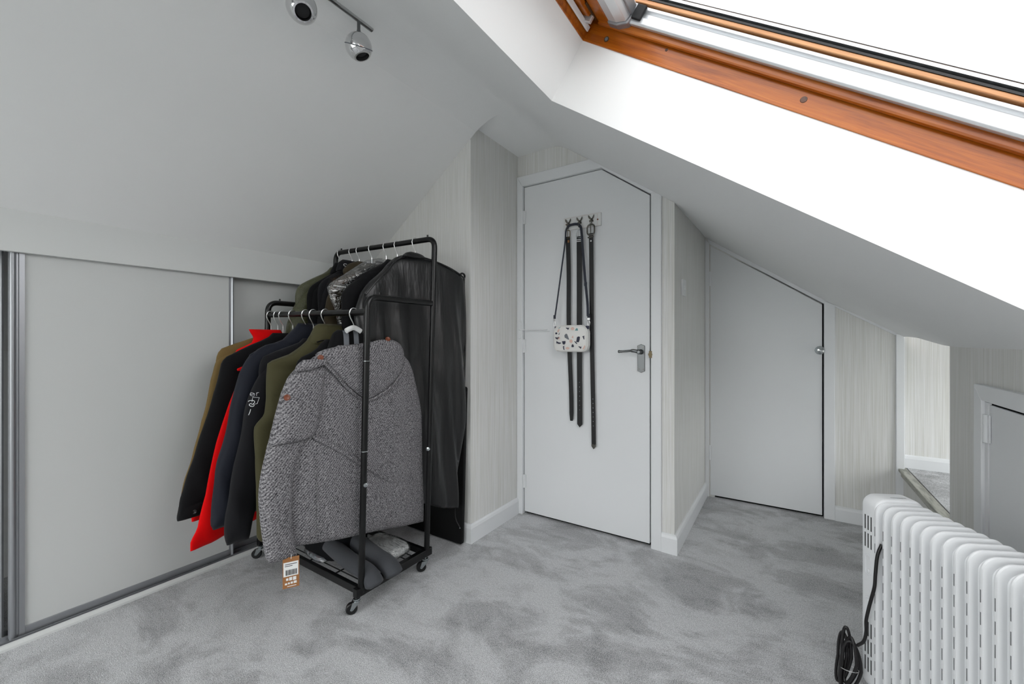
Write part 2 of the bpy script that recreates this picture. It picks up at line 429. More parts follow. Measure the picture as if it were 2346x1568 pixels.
wall('wall_knee', [
    [(XK, YB, 0), (XK, YO, 0), (XK, YO, 1.10), (XK, YB, 1.10)],
    [(XK, YO, 0), (XK, YD2 + .03, 0), (XK, YD2 + .03, ZR - .012), (XK, YO, ZR - .012)],
    [(XK, YO, ZR), (XK + RL, YO, ZR), (XK + RL, YO, 1.15), (XK, YO, 1.15)]], label='low wallpapered knee wall under the slope')
wall('wall_recess', [[(XK - .01, YD2 + .03, ZR - .05), (XK + RL + .05, YD2 + .03, ZR - .05), (XK + RL + .05, YD2 + .03, 1.3), (XK - .01, YD2 + .03, 1.3)]], label='brightly lit wallpaper wall inside the recess')
wall('wall_recess_end', [
    [(XK + RL, YO - .05, ZR - .02), (XK + RL, 3.2, ZR - .02), (XK + RL, 3.2, 0.42), (XK + RL, YO - .05, 0.42)],
    [(XK + RL, YO - .05, 1.04), (XK + RL, 3.2, 1.04), (XK + RL, 3.2, 1.3), (XK + RL, YO - .05, 1.3)]], 'ceiling_paint')
w = MB(); w.quad((XK - .01, YO - .05, 1.115), (XK + RL + .05, YO - .05, 1.09), (XK + RL + .05, 3.2, 1.09), (XK - .01, 3.2, 1.115))
struct(w.build('ceiling_recess', 'ceiling_paint'))
w = MB(); w.box((XK + .02, YO - .05, ZR - .03), (XK + RL + .05, YD2 + .03, ZR))
struct(w.build('floor_recess', 'carpet'), 'raised grey carpeted ledge in the recess')
# small unseen window added at the far end to light the recess
w2 = struct(empty('added_recess_window', (XK + RL, 2.7, 0.42)))
fm = MB()
for lo, hi in (((0, YO, .42), (.05, YO + .06, 1.04)), ((0, YD2 - .03, .42), (.05, YD2 + .03, 1.04)), ((0, YO, .42), (.05, YD2 + .03, .47)), ((0, YO, .99), (.05, YD2 + .03, 1.04))):
    fm.box((XK + RL + lo[0], lo[1], lo[2]), (XK + RL + hi[0], hi[1], hi[2]))
fm.build('window_frame', 'white_plastic', w2)
gm = MB(); gm.box((XK + RL + .02, YO + .05, .46), (XK + RL + .026, YD2 - .02, 1.0)); gm.build('pane', 'window_glass', w2)
at(w2)

# skirting boards
def skirt(name, a, b_, nrm, h=0.095, t=0.016, z0=0.0, m0=0, m1=0):
    """board along a->b (x,y) standing off the wall along nrm, with a rounded top; m0/m1 mitre the ends"""
    sp = [(0, 0), (t, 0), (t, h - .018), (t * .75, h - .006), (t * .35, h), (0, h)]
    dx, dy = b_[0] - a[0], b_[1] - a[1]; ln = math.hypot(dx, dy); dx /= ln; dy /= ln
    def end(q, m): return lambda p: (q[0] + nrm[0] * p[0] + dx * m * p[0], q[1] + nrm[1] * p[0] + dy * m * p[0], z0 + p[1])
    k = MB(); k.prism(sp, end(a, -m0), end(b_, m1))
    return struct(k.build(name, 'white_gloss'))
skirt('baseboard_back', (-2.19, YN), (XA, YN), (0, -1), m1=1)
skirt('baseboard_alcove', (XA, YN), (XA, YD1 - .015), (1, 0), m0=1)
skirt('baseboard_tall_door', (-0.52, YD1), (XS, YD1), (0, -1), m1=1)
skirt('baseboard_box', (XS, YD1), (XS, YD2 - .012), (1, 0), m0=1)
skirt('baseboard_low_door', (0.24, YD2), (XK - .03, YD2), (0, -1), h=.085)
skirt('baseboard_recess', (XK + .006, YD2 + .03), (XK + RL, YD2 + .03), (0, -1), h=.07, z0=ZR)
skirt('baseboard_knee', (XK, 0.2), (XK, 1.0), (-1, 0))

# trim where the low-door wall meets the recess, and the worn nosing of the raised floor
t = MB(); t.box((XK - .03, YD2 - .014, 0), (XK + .006, YD2 + .03, zc(XK - .02, 3.09)))
struct(t.build('trim_1', 'white_gloss', bevel=.003), 'narrow white corner bead between the papered wall and the recess')
t = MB()
t.box((XK - .020, YO - .02, ZR - .018), (XK + .018, YD2 + .028, ZR - .002))
t.box((XK - .010, YO - .02, ZR - .044), (XK + .004, YD2 + .028, ZR - .016))
struct(t.build('trim_2', 'stone_nosing', bevel=.003), 'grey edge strip along the raised recess floor')
# ---------------------------------------------------------------- doors
def slab(poly, y0, y1, name, material, parent, bevel=0.0):
    k = MB(); k.prism(poly, lambda p: (p[0], y0, p[1]), lambda p: (p[0], y1, p[1]))
    return k.build(name, material, parent, bevel=bevel)
def hinge(x, y, z, parent, h=.08):
    k = MB(); k.cyl((x, y, z - h / 2), (x, y, z + h / 2), .005, 10)
    for q in (-.5, -.17, .17, .5): k.cyl((x, y, z + h * q - .0008), (x, y, z + h * q + .0008), .0058, 10)
    k.box((x - .016, y, z - h / 2), (x + .014, y + .004, z + h / 2))
    return k.build('hinge', 'door_paint', parent, smooth=True)

# tall door: corner clipped by the roof slope
d1 = struct(empty('door_1', (-0.95, YD1, 0)), 'tall white flush door with one top corner cut to the roof slope')
LX0, LX1, LZ = -1.331, -0.581, 1.984
leaf = [(LX0, .016), (LX1, .016), (LX1, 1.795), (-.838, LZ), (LX0, LZ)]
slab(leaf, YD1 + .004, YD1 + .040, 'door_leaf', 'door_paint', d1, .002)
yc0, yc1 = YD1 - .015, YD1 + .03
g = .004
slab([(XA + .001, 0), (LX0 - g, 0), (LX0 - g, LZ + g), (XA + .001, 2.049)], yc0, yc1, 'architrave', 'white_gloss', d1, .003)
slab([(XA + .001, 2.049), (LX0 - g, LZ + g), (-.836, LZ + g), (-.80, 1.985), (-.889, 2.049)], yc0, yc1, 'architrave', 'white_gloss', d1, .003)
slab([(-.889, 2.049), (-.836, LZ + g), (LX1 + g, 1.795 + g), (-.520, zr(-.520) + .01)], yc0 + .002, yc1, 'architrave', 'white_gloss', d1, .003)
slab([(LX1 + .010, 0), (-.520, 0), (-.520, zr(-.520) + .01), (LX1 + .010, 1.80)], yc0, yc1, 'architrave', 'white_gloss', d1, .003)
dg = MB()
dg.box((LX1 - .004, YD1 + .041, 0), (LX1 + .01, YD1 + .05, 1.8)); dg.box((LX0, YD1 + .03, 0), (LX1, YD1 + .045, .017))
dg.build('gap_shade_strip', 'gap_shade', d1)  # dark strips painting the shade beside and under the leaf
for z in (1.80, 1.02, .20): hinge(LX0 - .003, YD1 - .002, z, d1)
# lever handle on a long plate
hx = -.6235
k = MB(); pl = [(-.019, -.0655), (0, -.0735), (.019, -.0655), (.019, .0655), (0, .0735), (-.019, .0655)]
k.prism(pl, lambda p: (hx + p[0], YD1 + .004, .961 + p[1]), lambda p: (hx + p[0], YD1 - .003, .961 + p[1]))
hp = k.build('handle_plate', 'satin_chrome', d1, bevel=.002)
k = MB(); k.lathe([(.013, 0), (.013, .006), (.010, .010), (.010, .034), (.011, .040), (.007, .044)], (hx, YD1 - .003, .995), (0, -1, 0), 20)
k.tube(catmull([(hx + .004, YD1 - .036, .995), (hx - .03, YD1 - .040, 1.001), (hx - .06, YD1 - .040, .999), (hx - .09, YD1 - .040, .996), (hx - .108, YD1 - .040, .996)], 5),
       [.010] * 3 + [.0085] * 4 + [.0055] * 5 + [.0052] * 3 + [.0062] * 3 + [.0075] * 2 + [.006], 12, flat=((0, 1, 0), .6))
k.build('lever', 'satin_chrome', hp, smooth=True)
for sx in (-.011, .011):
    for sz in (-.055, .058):
        k = MB(); k.cyl((hx + sx, YD1 - .0030, .961 + sz), (hx + sx, YD1 - .0042, .961 + sz), .0032, 10); k.build('screw', 'pewter', hp)
k = MB(); k.box((LX1 + .001, YD1 - .016, .965), (LX1 + .016, YD1 - .012, 1.0)); k.cyl((LX1 + .008, YD1 - .014, .9825), (LX1 + .008, YD1 - .020, .9825), .010, 12)
k.build('strike_plate', 'old_brass', d1)
# chain door closer on the hinge side
k = MB(); k.prism([(x + XA + .022, z + 1.117) for x, z in rrect(.024, .108, .0115)], lambda p: (p[0], yc0 - .004, p[1]), lambda p: (p[0], yc0 + .002, p[1]))
cp = k.build('closer_plate', 'white_gloss', d1, bevel=.003)
k = MB(); k.cyl((XA + .024, yc0 - .006, 1.118), (-1.17, YD1 - .004, 1.118), .0035, 8); k.cyl((-1.24, YD1 - .002, 1.108), (-1.155, YD1 - .002, 1.108), .002, 8)
k.build('closer_rod', 'white_gloss', cp, smooth=True)
k = MB(); k.cyl((XA + .022, yc0 - .0035, 1.118), (XA + .022, yc0 - .0052, 1.118), .0022, 10); k.build('screw', 'dark_slot', cp)
at(d1)

# low door whose top follows the slope
d2 = struct(empty('door_2', (-.12, YD2, 0)), 'low white cupboard door with a slanting top')
slab([(-.4265, .014), (.1795, .014), (.1795, 1.2675), (-.4265, 1.6930)], YD2 - .004, YD2 + .03, 'door_leaf', 'door_paint', d2, .002)
slab([(XS + .001, 0), (-.4345, 0), (-.4345, 1.712), (XS + .001, 1.740)], YD2 - .010, YD2 + .03, 'architrave', 'white_gloss', d2, .002)
slab([(.1875, 0), (.240, 0), (.240, zc(.24, 3.09)), (.1875, 1.288)], YD2 - .016, YD2 + .03, 'architrave', 'white_gloss', d2, .003)
slab([(-.4325, 1.7045), (.1875, 1.272), (.240, 1.245), (.240, zc(.24, 3.09) + .003), (XS + .01, zc(XS, 3.09) + .003)], YD2 - .008, YD2 + .03, 'architrave', 'white_gloss', d2, .002)
k = MB(); k.box((.180, YD2 + .031, 0), (.192, YD2 + .04, 1.29)); k.box((-.435, YD2 + .031, .0), (-.426, YD2 + .04, 1.7)); k.box((-.43, YD2 + .02, 0), (.185, YD2 + .03, .015))
k.build('gap_shade_strip', 'gap_shade', d2)  # near-black strips put in as the shade around the low leaf
for z in (1.47, .30): hinge(-.4305, YD2 - .008, z, d2, .095)
kx, kz = .166, .996
k = MB(); k.lathe([(.012, 0), (.012, .004), (.006, .008), (.006, .018), (.012, .022)], (kx, YD2 - .004, kz), (0, -1, 0), 16)
kb = k.build('knob_stem', 'chrome', d2, smooth=True)
k = MB(); k.lathe([(.010, .020), (.021, .026), (.0255, .034), (.022, .042), (.012, .048), (.001, .049)], (kx, YD2 - .004, kz), (0, -1, 0), 12)
k.build('knob', 'crystal', kb)
at(d2)
# slim cover strip between slope and papered wall
k = MB(); k.prism([(.24, zc(.24, 3.09) + .004), (XK - .02, zc(XK - .02, 3.09) + .004), (XK - .02, zc(XK - .02, 3.09) - .014), (.24, zc(.24, 3.09) - .010)],
                  lambda p: (p[0], YD2 - .010, p[1]), lambda p: (p[0], YD2, p[1]))
struct(k.build('trim_3', 'white_gloss'))

# hatch door in the knee wall
d3 = struct(empty('door_3', (XK, 1.6, 0)), 'small grey hatch door in the knee wall')
def kslab(poly, x0, x1, name, material, parent, bevel=0.0):
    q = MB(); q.prism(poly, lambda p: (x0, p[0], p[1]), lambda p: (x1, p[0], p[1])); return q.build(name, material, parent, bevel=bevel)
kslab([(1.925, 0), (1.988, 0), (1.988, .910), (1.925, .862)], XK - .018, XK + .01, 'architrave', 'white_gloss', d3, .003)
kslab([(1.988, .910), (1.925, .862), (1.315, .862), (1.252, .910)], XK - .018, XK + .01, 'architrave', 'white_gloss', d3, .003)
kslab([(1.315, 0), (1.252, 0), (1.252, .910), (1.315, .862)], XK - .018, XK + .01, 'architrave', 'white_gloss', d3, .003)
kslab([(1.925, 0), (1.925, .862), (1.315, .862), (1.315, 0), (1.318, 0), (1.318, .859), (1.922, .859), (1.922, 0)], XK - .010, XK + .004, 'door_lining', 'white_gloss', d3)
kslab([(1.895, .012), (1.895, .852), (1.345, .852), (1.345, .012)], XK - .008, XK + .006, 'door_leaf', 'door_paint', d3, .002)
kslab([(1.922, .002), (1.922, .859), (1.318, .859), (1.318, .002)], XK - .002, XK + .001, 'gap_shade_strip', 'gap_shade', d3)  # dark sheet behind the hatch leaf, shade put into its colour
kslab([(1.897, .0), (1.920, .0), (1.920, .858), (1.897, .858)], XK - .0105, XK + .004, 'door_lining', 'white_gloss', d3)
k = MB(); k.cyl((XK - .014, 1.899, .735), (XK - .014, 1.899, .82), .007, 10)
for q in (.735, .763, .79, .82): k.cyl((XK - .014, 1.899, q - .001), (XK - .014, 1.899, q + .001), .0078, 10)
k.box((XK - .013, 1.880, .735), (XK - .009, 1.915, .82)); k.build('hinge', 'white_gloss', d3, smooth=True)
at(d3)

# ---------------------------------------------------------------- roof window (local axes: down the slope, along the room, outwards)
W1 = struct(empty('window_1', sl(0, 0, 0)), 'pivoting roof window in orange stained pine')
W1.rotation_euler = (0, ALPHA, 0)
def wbox(lo, hi, name, material, bevel=0.0, smooth=False, parent=None):
    q = MB(); q.box(lo, hi); return q.build(name, material, parent or W1, bevel=bevel, smooth=smooth)
NF = .365
# outer frame boards, flush with the plaster
wbox((-.05, OY1, NR), (SL + .05, OY1 + .05, NF), 'frame_board', 'pine_stained')
wbox((-.05, OY0 - .05, NR), (SL + .05, OY0, NF), 'frame_board', 'pine_stained')
wbox((-.05, OY0, NR), (0, OY1, NF), 'frame_board', 'pine_stained')
wbox((SL, OY0, NR), (SL + .05, OY1, NF), 'frame_board', 'pine_stained')
# slightly proud lip where frame meets plaster
for lo, hi in (((.0, OY1 - .003, NR - .002), (SL, OY1 + .01, NR + .006)), ((.0, OY0 - .01, NR - .002), (SL, OY0 + .003, NR + .006)),
               ((-.01, OY0, NR - .002), (.003, OY1, NR + .006)), ((SL - .003, OY0, NR - .002), (SL + .01, OY1, NR + .006))):
    wbox(lo, hi, 'frame_lip', 'pine_stained', .0015)
# sash: rounded pine bar, blind rail, inner pine, gasket, spacer for each side
def side(y, sg):
    def yy(a, b_): return (min(y - sg * a, y - sg * b_), max(y - sg * a, y - sg * b_))
    def strip(d0, d1, n0, n1, name, material, bevel=0.0, s0=.045, s1=SL - .01):
        a, b_ = yy(d0, d1); return wbox((s0, a, n0), (s1, b_, n1), name, material, bevel)
    strip(.0, .016, .256, .279, 'sash_bar', 'pine_stained', .006, .03)
    q = MB()   # blind rail: extruded aluminium profile with a hollow face
    pr = [(.0, .279), (.030, .275), (.034, .280), (.034, .296), (.026, .302), (.026, .312), (.034, .318), (.034, .326), (.0, .330)]
    q.prism(pr, lambda p: (.10, y - sg * p[0], p[1]), lambda p: (SL - .01, y - sg * p[0], p[1])); q.build('blind_rail', 'aluminium_pale', W1, bevel=.001)
    strip(.0, .040, .330, .341, 'sash_inner', 'pine_light', .002)
    strip(.0, .0415, .341, .346, 'gasket', 'black_rubber')
    strip(.0, .042, .3525, .3595, 'spacer_bar', 'aluminium_pale')
    strip(.0, .0424, .3595, .3612, 'gasket', 'black_rubber')
    strip(.0, .0435, .3612, .3655, 'outer_bead', 'aluminium_pale')
side(OY1, 1); side(OY0, -1)
wbox((.03, OY0, .262), (.085, OY1, .345), 'sash_rail', 'pine_stained', .006)
wbox((SL - .08, OY0, .262), (SL, OY1, .345), 'sash_rail', 'pine_stained', .006)
wbox((.0, OY0, .2885), (.03, OY1, NF), 'sash_rail', 'pine_stained', .002)
wbox((.05, OY0 + .01, .3465), (SL - .02, OY1 - .01, .3515), 'pane', 'dimmed_glass')
# roller blind cassette under the top rail, with moulded end cap
q = MB(); pr = [(.085, .262), (.118, .262), (.146, .272), (.150, .286), (.150, .326), (.085, .326)]
q.prism(pr, lambda p: (p[0], OY0 + .04, p[1]), lambda p: (p[0], OY1 - .040, p[1])); cas = q.build('blind_cassette', 'aluminium_pale', W1, bevel=.002)
q = MB(); pr = [(.083, .257), (.120, .257), (.154, .270), (.158, .286), (.158, .328), (.083, .328)]
q.prism(pr, lambda p: (p[0], OY1 - .040, p[1]), lambda p: (p[0], OY1 - .012, p[1])); q.build('end_cap', 'aluminium', cas, bevel=.004)
q = MB(); q.box((.150, OY0 + .06, .292), (.158, OY1 - .045, .318)); q.build('pull_bar', 'aluminium', cas, bevel=.002)
q = MB(); q.box((.1585, OY1 - .045, .285), (.19, OY1 - .034, .325)); q.build('rail_clip', 'dark_slot', cas, bevel=.002)
# white ventilation bar along the top board with its bracket, and a screw cover
q = MB(); q.box((.006, OY0 + .1, .226), (.013, OY1 - .012, .242)); vb = q.build('ventilation_bar', 'white_gloss', W1, bevel=.002)
q = MB(); q.box((.0, OY1 - .055, .236), (.034, OY1 - .042, .258)); q.build('bracket', 'aluminium_pale', vb, bevel=.002)
q = MB(); q.box((.0, OY0 + .5, .246), (.030, OY1 - .062, .262)); q.build('ventilation_flap', 'pine_stained', W1, bevel=.003)
q = MB(); q.box((.03, OY1 - .11, .256), (.0335, OY1 - .03, .262)); q.build('hinge_strip', 'old_brass', W1)
q = MB(); q.cyl((.085, OY1 + .001, .228), (.085, OY1 - .0015, .228), .0085, 16); sc = q.build('screw_cover', 'old_brass', W1, smooth=True)
q = MB(); q.cyl((.085, OY1 - .001, .228), (.085, OY1 - .0022, .228), .0055, 16); q.build('screw_centre', 'stripe_grey', sc, smooth=True)
mat('knot', (96, 62, 44), 0.4, var=((58, 40, 34), (120, 120, 120), 3, 0.4, 0.6))
for s_, n_, r_ in ((.725, .236, .0075), (.30, .250, .004)):
    q = MB(); q.lathe([(r_ * 1.1, 0), (r_, .0012), (r_ * .5, .0016)], (s_, OY1, n_), (0, -1, 0), 14); q.build('wood_knot', 'knot', W1, smooth=True)

# ================================================================ SLIDING WARDROBE
WX = -2.215
k = MB(); k.box((WX - .022, YB, 1.358), (WX, YN - .001, zl(WX) + .004))
struct(k.build('trim_4', 'fascia_paint', bevel=.0015), 'plain grey fascia board above the sliding wardrobe doors')
k = MB(); k.box((WX - .10, YB, 1.372), (WX - .022, YN - .001, 1.392)); struct(k.build('fascia_shade_strip', 'gap_shade'))  # near-black strip, colours in the shade behind the fascia
tr = empty('wardrobe_track', (WX, 0, 0), 'aluminium floor track with white front strip under the wardrobe doors', 'track')
k = MB(); k.box((WX - .105, YB, .004), (WX - .012, YN - .02, .012))
for x in (WX - .100, WX - .058, WX - .014): k.box((x, YB, .012), (x + .004, YN - .02, .022))
k.build('rail', 'aluminium', tr)
k = MB(); k.prism([(0, 0), (0, .008), (-.006, .018), (-.012, .020), (-.012, 0)], lambda p: (WX + .012 + p[0], YB, p[1]), lambda p: (WX + .012 + p[0], YN - .02, p[1]))
k.build('front_strip', 'fascia_paint', tr)
at(tr)
def wdoor(x, y0, y1, label):
    d = empty('sliding_wardrobe_front', (x, (y0 + y1) / 2, .03), label, 'sliding door', 'sliding wardrobe doors')
    k = MB(); k.box((x - .016, y0 + .018, .042), (x - .006, y1 - .012, 1.375)); k.build('panel', 'panel_laminate', d)
    for ya, sg, wd in ((y0, 1, .036), (y1, -1, .019)):
        # rounded handle profile: flat flange, hollow, round nose
        pr = [(0, -.018), (0, .004), (.004, .009), (.010, .010), (.015, .007), (.017, .002), (.021, .002), (.023, .006), (wd, .006), (wd, -.018)] if wd > .03 else \
             [(0, -.018), (0, .006), (.005, .008), (.009, .004), (.011, .001), (wd, .001), (wd, -.018)]
        k = MB(); k.prism(pr, lambda p: (x + p[1] - .006, ya + sg * p[0], .018), lambda p: (x + p[1] - .006, ya + sg * p[0], 1.376))
        k.build('stile', 'aluminium', d, smooth=True, angle=50)
    k = MB(); k.box((x - .018, y0 + .036, .018), (x - .002, y1 - .019, .046)); k.build('bottom_rail', 'aluminium', d, bevel=.001)
    for yw in (y0 + .1, y1 - .1):
        k = MB(); k.cyl((x - .015, yw, .021), (x - .006, yw, .021), .009, 14); k.build('wheel', 'black_rubber', d, smooth=True)
    at(d); return d
wdoor(WX - .022, .250, .950, 'grey wardrobe sliding door left of the clothes rack, nearest track')
wdoor(WX - .066, .915, 1.665, 'grey wardrobe sliding door mostly hidden behind the clothes rack')
wdoor(WX - .066, -.55, .243, 'grey wardrobe sliding door at the left edge of the picture')
k = MB(); k.box((-2.86, -.9, .02), (-2.30, -.88, 1.35)); 
tag(k.build('wardrobe_divider', 'panel_laminate'), 'plain board inside the wardrobe beyond the leftmost sliding door', 'board')
# ================================================================ CEILING SPOTLIGHT BAR
sp = empty('spotlight_bar', (-1.215, .75, ZF), 'chrome ceiling bar carrying globe spotlights along the ridge', 'spotlight')
k = MB(); k.tube([(-1.215, .25, 2.142), (-1.215, .955, 2.142)], .0085, 8, flat=((0, 0, 1), .7)); bar = k.build('bar', 'bar_chrome', sp, smooth=True)
k = MB(); k.lathe([(.045, 0), (.045, .018), (.036, .026)], (-1.215, .55, ZF + .001), (0, 0, -1), 28); k.build('ceiling_rose', 'chrome', sp, smooth=True)
k = MB(); k.cyl((-1.215, .55, 2.158), (-1.215, .55, 2.142), .006, 12); k.build('stem', 'chrome', sp, smooth=True)
def lamp(y, aim, tilt):
    c = Vector((-1.215, y, 2.052)); r = .0435; ax = Vector(aim).normalized()
    k = MB(); k.cyl((-1.215, y, 2.140), (-1.215, y, 2.105), .0055, 12); k.cyl((-1.215, y, 2.106), (-1.215, y, 2.096), .0068, 12); k.cyl((-1.215, y, 2.098), (-1.215, y, 2.088), .005, 12)
    k.build('stem', 'satin_chrome', sp, smooth=True)
    # globe cut open where the bulb sits, with a rubber seam ring round its middle
    k = MB(); pr = [(r * sin(R(a)), -r * cos(R(a))) for a in range(2, 146, 6)] + [(r * .52, r * .78), (r * .50, r * .55), (r * .44, r * .3), (.001, r * .28)]
    k.lathe(pr, c, ax, 32); g_ = k.build('lamp_globe', 'chrome', sp, smooth=True, angle=35)
    if y > .8:
        k = MB(); n = 40; ref = Vector((0, 0, 1)) if abs(ax.z) < .9 else Vector((1, 0, 0)); u = ax.cross(ref).normalized(); v = ax.cross(u)
        tilt_ax = Vector((.456, -.239, .85) if y > .8 else (.7, .5, .6)).normalized(); u2 = tilt_ax.cross(Vector((1, 0, 0))).normalized(); v = tilt_ax.cross(u2)
        k.tube([c + (u2 * cos(2 * PI * i / n) + v * sin(2 * PI * i / n)) * (r + .0002) for i in range(n + 1)], .0016, 6, False)
        k.build('seam_ring', 'stripe_grey', g_, smooth=True)
    k = MB(); k.lathe([(r * .46, r * .42), (r * .46, r * .5), (r * .3, r * .58), (.001, r * .6)], c, ax, 24); k.build('bulb_lens', 'dark_slot', g_, smooth=True)
lamp(.900, (.22, .30, -.93), .25)
lamp(.700, (.54, -.18, -.75), .2)
lamp(.400, (-.3, -.2, -.9), .2)
at(sp)

# light switch on the box wall
ls = empty('light_switch', (XS, 2.354, 1.334), 'white rocker light switch on the papered return wall', 'light switch')
k = MB(); k.prism([(a + 2.354, b_ + 1.334) for a, b_ in rrect(.086, .086, .004, 3)], lambda p: (XS, p[0], p[1]), lambda p: (XS + .009, p[0], p[1])); k.build('plate', 'white_plastic', ls, bevel=.002)
k = MB(); k.prism([(2.346, 1.322), (2.362, 1.322), (2.362, 1.346), (2.346, 1.346)], lambda p: (XS + .009, p[0], p[1]), lambda p: (XS + (.015 if p[1] < 1.334 else .0105), p[0], p[1])); k.build('rocker', 'white_plastic', ls)
at(ls)

# ================================================================ CLOTHES RACK
RY0, RY1 = 1.030, 1.383           # front posts, rear posts
RX0, RX1 = -2.118, -1.379         # left and right ends at floor level
def lean(p):                      # the loaded rack has settled a little towards the doors
    x, y, z = p; return (x + .035 * z, y, z - .02 * (x + 1.75) * (z / 1.2))
rk = empty('clothes_rack', (-1.75, 1.2, 0), 'black two tier tubular clothes rack on castors by the papered wall', 'clothes rack')
def rtube(pts, r, name, parent=rk, seg=14):
    k = MB(); k.tube([lean(p) for p in pts], r, seg); return k.build(name, 'black_steel', parent, smooth=True, angle=60)
HZ = 1.228; FZ = 1.168; BZ = 1.523; rb = .045
for x in (RX0, RX1):
    a = [(x, RY0, .075), (x, RY0, .6), (x, RY0, HZ - rb)] + bez((x, RY0, HZ - rb), (x, RY0, HZ), (x, RY0 + rb, HZ), 8)[1:] + [(x, RY1 - .011, HZ)]
    fr = rtube(a, .0125, 'side_frame')
    k = MB(); q = lean((x, RY0 + .055, HZ + .012)); k.cyl(q, (q[0], q[1], q[2] + .009), .004, 10); k.build('plug', 'black_rubber', fr, smooth=True)
    for z in (.50, ):
        q = lean((x, RY0, z)); k = MB(); k.lathe([(.009, 0), (.008, .003), (.003, .005)], (q[0] + .011, q[1], q[2]), (1, -.1, 0), 16); k.build('bolt', 'zinc', fr, smooth=True)
    q = lean((x, RY0, .63)); k = MB(); k.cyl((q[0], q[1], q[2] - .0015), (q[0], q[1], q[2] + .0015), .0132, 14); k.build('joint_ring', 'zinc', fr, smooth=True)
    q = lean((x, RY0, .98)); k = MB(); k.cyl((q[0], q[1], q[2] - .001), (q[0], q[1], q[2] + .001), .0130, 14); k.build('joint_ring', 'zinc', fr, smooth=True)
arch = [(RX0, RY1, .075), (RX0, RY1, .8), (RX0, RY1, BZ - rb)] + bez((RX0, RY1, BZ - rb), (RX0, RY1, BZ), (RX0 + rb, RY1, BZ), 8)[1:] + \
       [(-1.95, RY1, BZ), (-1.6, RY1, BZ)] + bez((RX1 - rb, RY1, BZ), (RX1, RY1, BZ), (RX1, RY1, BZ - rb), 8) + [(RX1, RY1, .8), (RX1, RY1, .075)]
ar = rtube(arch, .0125, 'rear_arch')
for x in (RX0 + .05, RX1 - .045):
    q = lean((x, RY1, BZ + .012)); k = MB(); k.cyl(q, (q[0], q[1], q[2] + .009), .004, 10); k.build('plug', 'black_rubber', ar, smooth=True)
q = lean((RX1, RY1, .565)); k = MB(); k.lathe([(.0095, 0), (.0085, .003), (.003, .005)], (q[0] + .004, q[1] - .013, q[2]), (.5, -1, 0), 16); k.build('bolt', 'zinc', ar, smooth=True)
rtube([(RX0, RY0, FZ), (RX1, RY0, FZ)], .0125, 'front_rail')
# base frame and wire shelf
ZB = .066
def rbox(lo, hi, name, bevel=.002):
    k = MB(); k.box(lo, hi); return k.build(name, 'black_steel', rk, bevel=bevel)
for x in (RX0, RX1): rbox((x - .0125, RY0 - .026, ZB), (x + .0125, RY1 + .026, ZB + .034), 'end_bar')
for y in (RY0, RY1): rbox((RX0 + .0125, y - .009, ZB), (RX1 - .0125, y + .009, ZB + .030), 'base_bar')
for i in range(9):
    y = RY0 + .035 + i * (RY1 - RY0 - .07) / 8
    k = MB(); k.cyl((RX0 + .012, y, ZB + .024), (RX1 - .012, y, ZB + .024), .0024, 6); k.build('shelf_wire', 'black_steel', rk, smooth=True)
for x in (-1.93, -1.75, -1.565):
    k = MB(); k.cyl((x, RY0, ZB + .019), (x, RY1, ZB + .019), .003, 6); k.build('cross_wire', 'black_steel', rk, smooth=True)
def castor(x, y, ang):
    dx, dy = cos(ang), sin(ang); wx, wy = x + dx * .018, y + dy * .018; px, py = -dy, dx
    k = MB(); k.lathe([(.005, 0), (.005, -.008), (.013, -.009), (.013, -.013), (.010, -.014), (.014, -.016), (.014, -.019)], (x, y, ZB), (0, 0, 1), 18)
    for sg in (-1, 1):
        o = sg * .0125
        tri = [(-.013, .048), (.015, .048), (.024, .020), (.014, .018)]
        k.prism(tri, lambda p: (x + dx * p[0] + px * o, y + dy * p[0] + py * o, p[1]), lambda p: (x + dx * p[0] + px * (o + sg * .0015), y + dy * p[0] + py * (o + sg * .0015), p[1]))
    f_ = k.build('castor_fork', 'zinc', rk, smooth=True, angle=30)
    k = MB(); k.lathe([(.006, -.0105), (.018, -.0105), (.0215, -.0075), (.0215, .0075), (.018, .0105), (.006, .0105)], (wx, wy, .0215), (px, py, 0), 28)
    k.build('wheel', 'black_rubber', f_, smooth=True, angle=35)
    k = MB(); k.cyl((wx - px * .0155, wy - py * .0155, .0215), (wx + px * .0155, wy + py * .0155, .0215), .0035, 10); k.build('axle', 'zinc', f_, smooth=True)
for x, y, a in ((RX1 - .008, RY0 - .012, -2.2), (RX1 + .0, RY1 - .006, -2.3), (RX0 - .01, RY0 - .008, -2.4), (RX0, RY1, -2.0)): castor(x, y, a)
at(rk)

# ---------------------------------------------------------------- garments
def interp(levels, z):
    """levels sorted by falling z; cubic-ish interpolation of every other value"""
    L = levels
    if z >= L[0][0]: return L[0][1:]
    for i in range(len(L) - 1):
        if L[i + 1][0] <= z <= L[i][0]:
            t = (L[i][0] - z) / (L[i][0] - L[i + 1][0] + 1e-9)
            a = L[max(i - 1, 0)]; b_ = L[i]; c = L[i + 1]; d = L[min(i + 2, len(L) - 1)]
            out = []
            for q in range(1, len(b_)):
                m0 = (c[q] - a[q]) * .5 if i > 0 else (c[q] - b_[q]); m1 = (d[q] - b_[q]) * .5 if i + 2 < len(L) else (c[q] - b_[q])
                # keep tangents modest so the outline never overshoots
                lim = 2.0 * abs(c[q] - b_[q]) + 1e-6; m0 = max(-lim, min(lim, m0)); m1 = max(-lim, min(lim, m1))
                t2 = t * t; t3 = t2 * t
                out.append((2 * t3 - 3 * t2 + 1) * b_[q] + (t3 - 2 * t2 + t) * m0 + (-2 * t3 + 3 * t2) * c[q] + (t3 - t2) * m1)
            return tuple(out)
    return L[-1][1:]

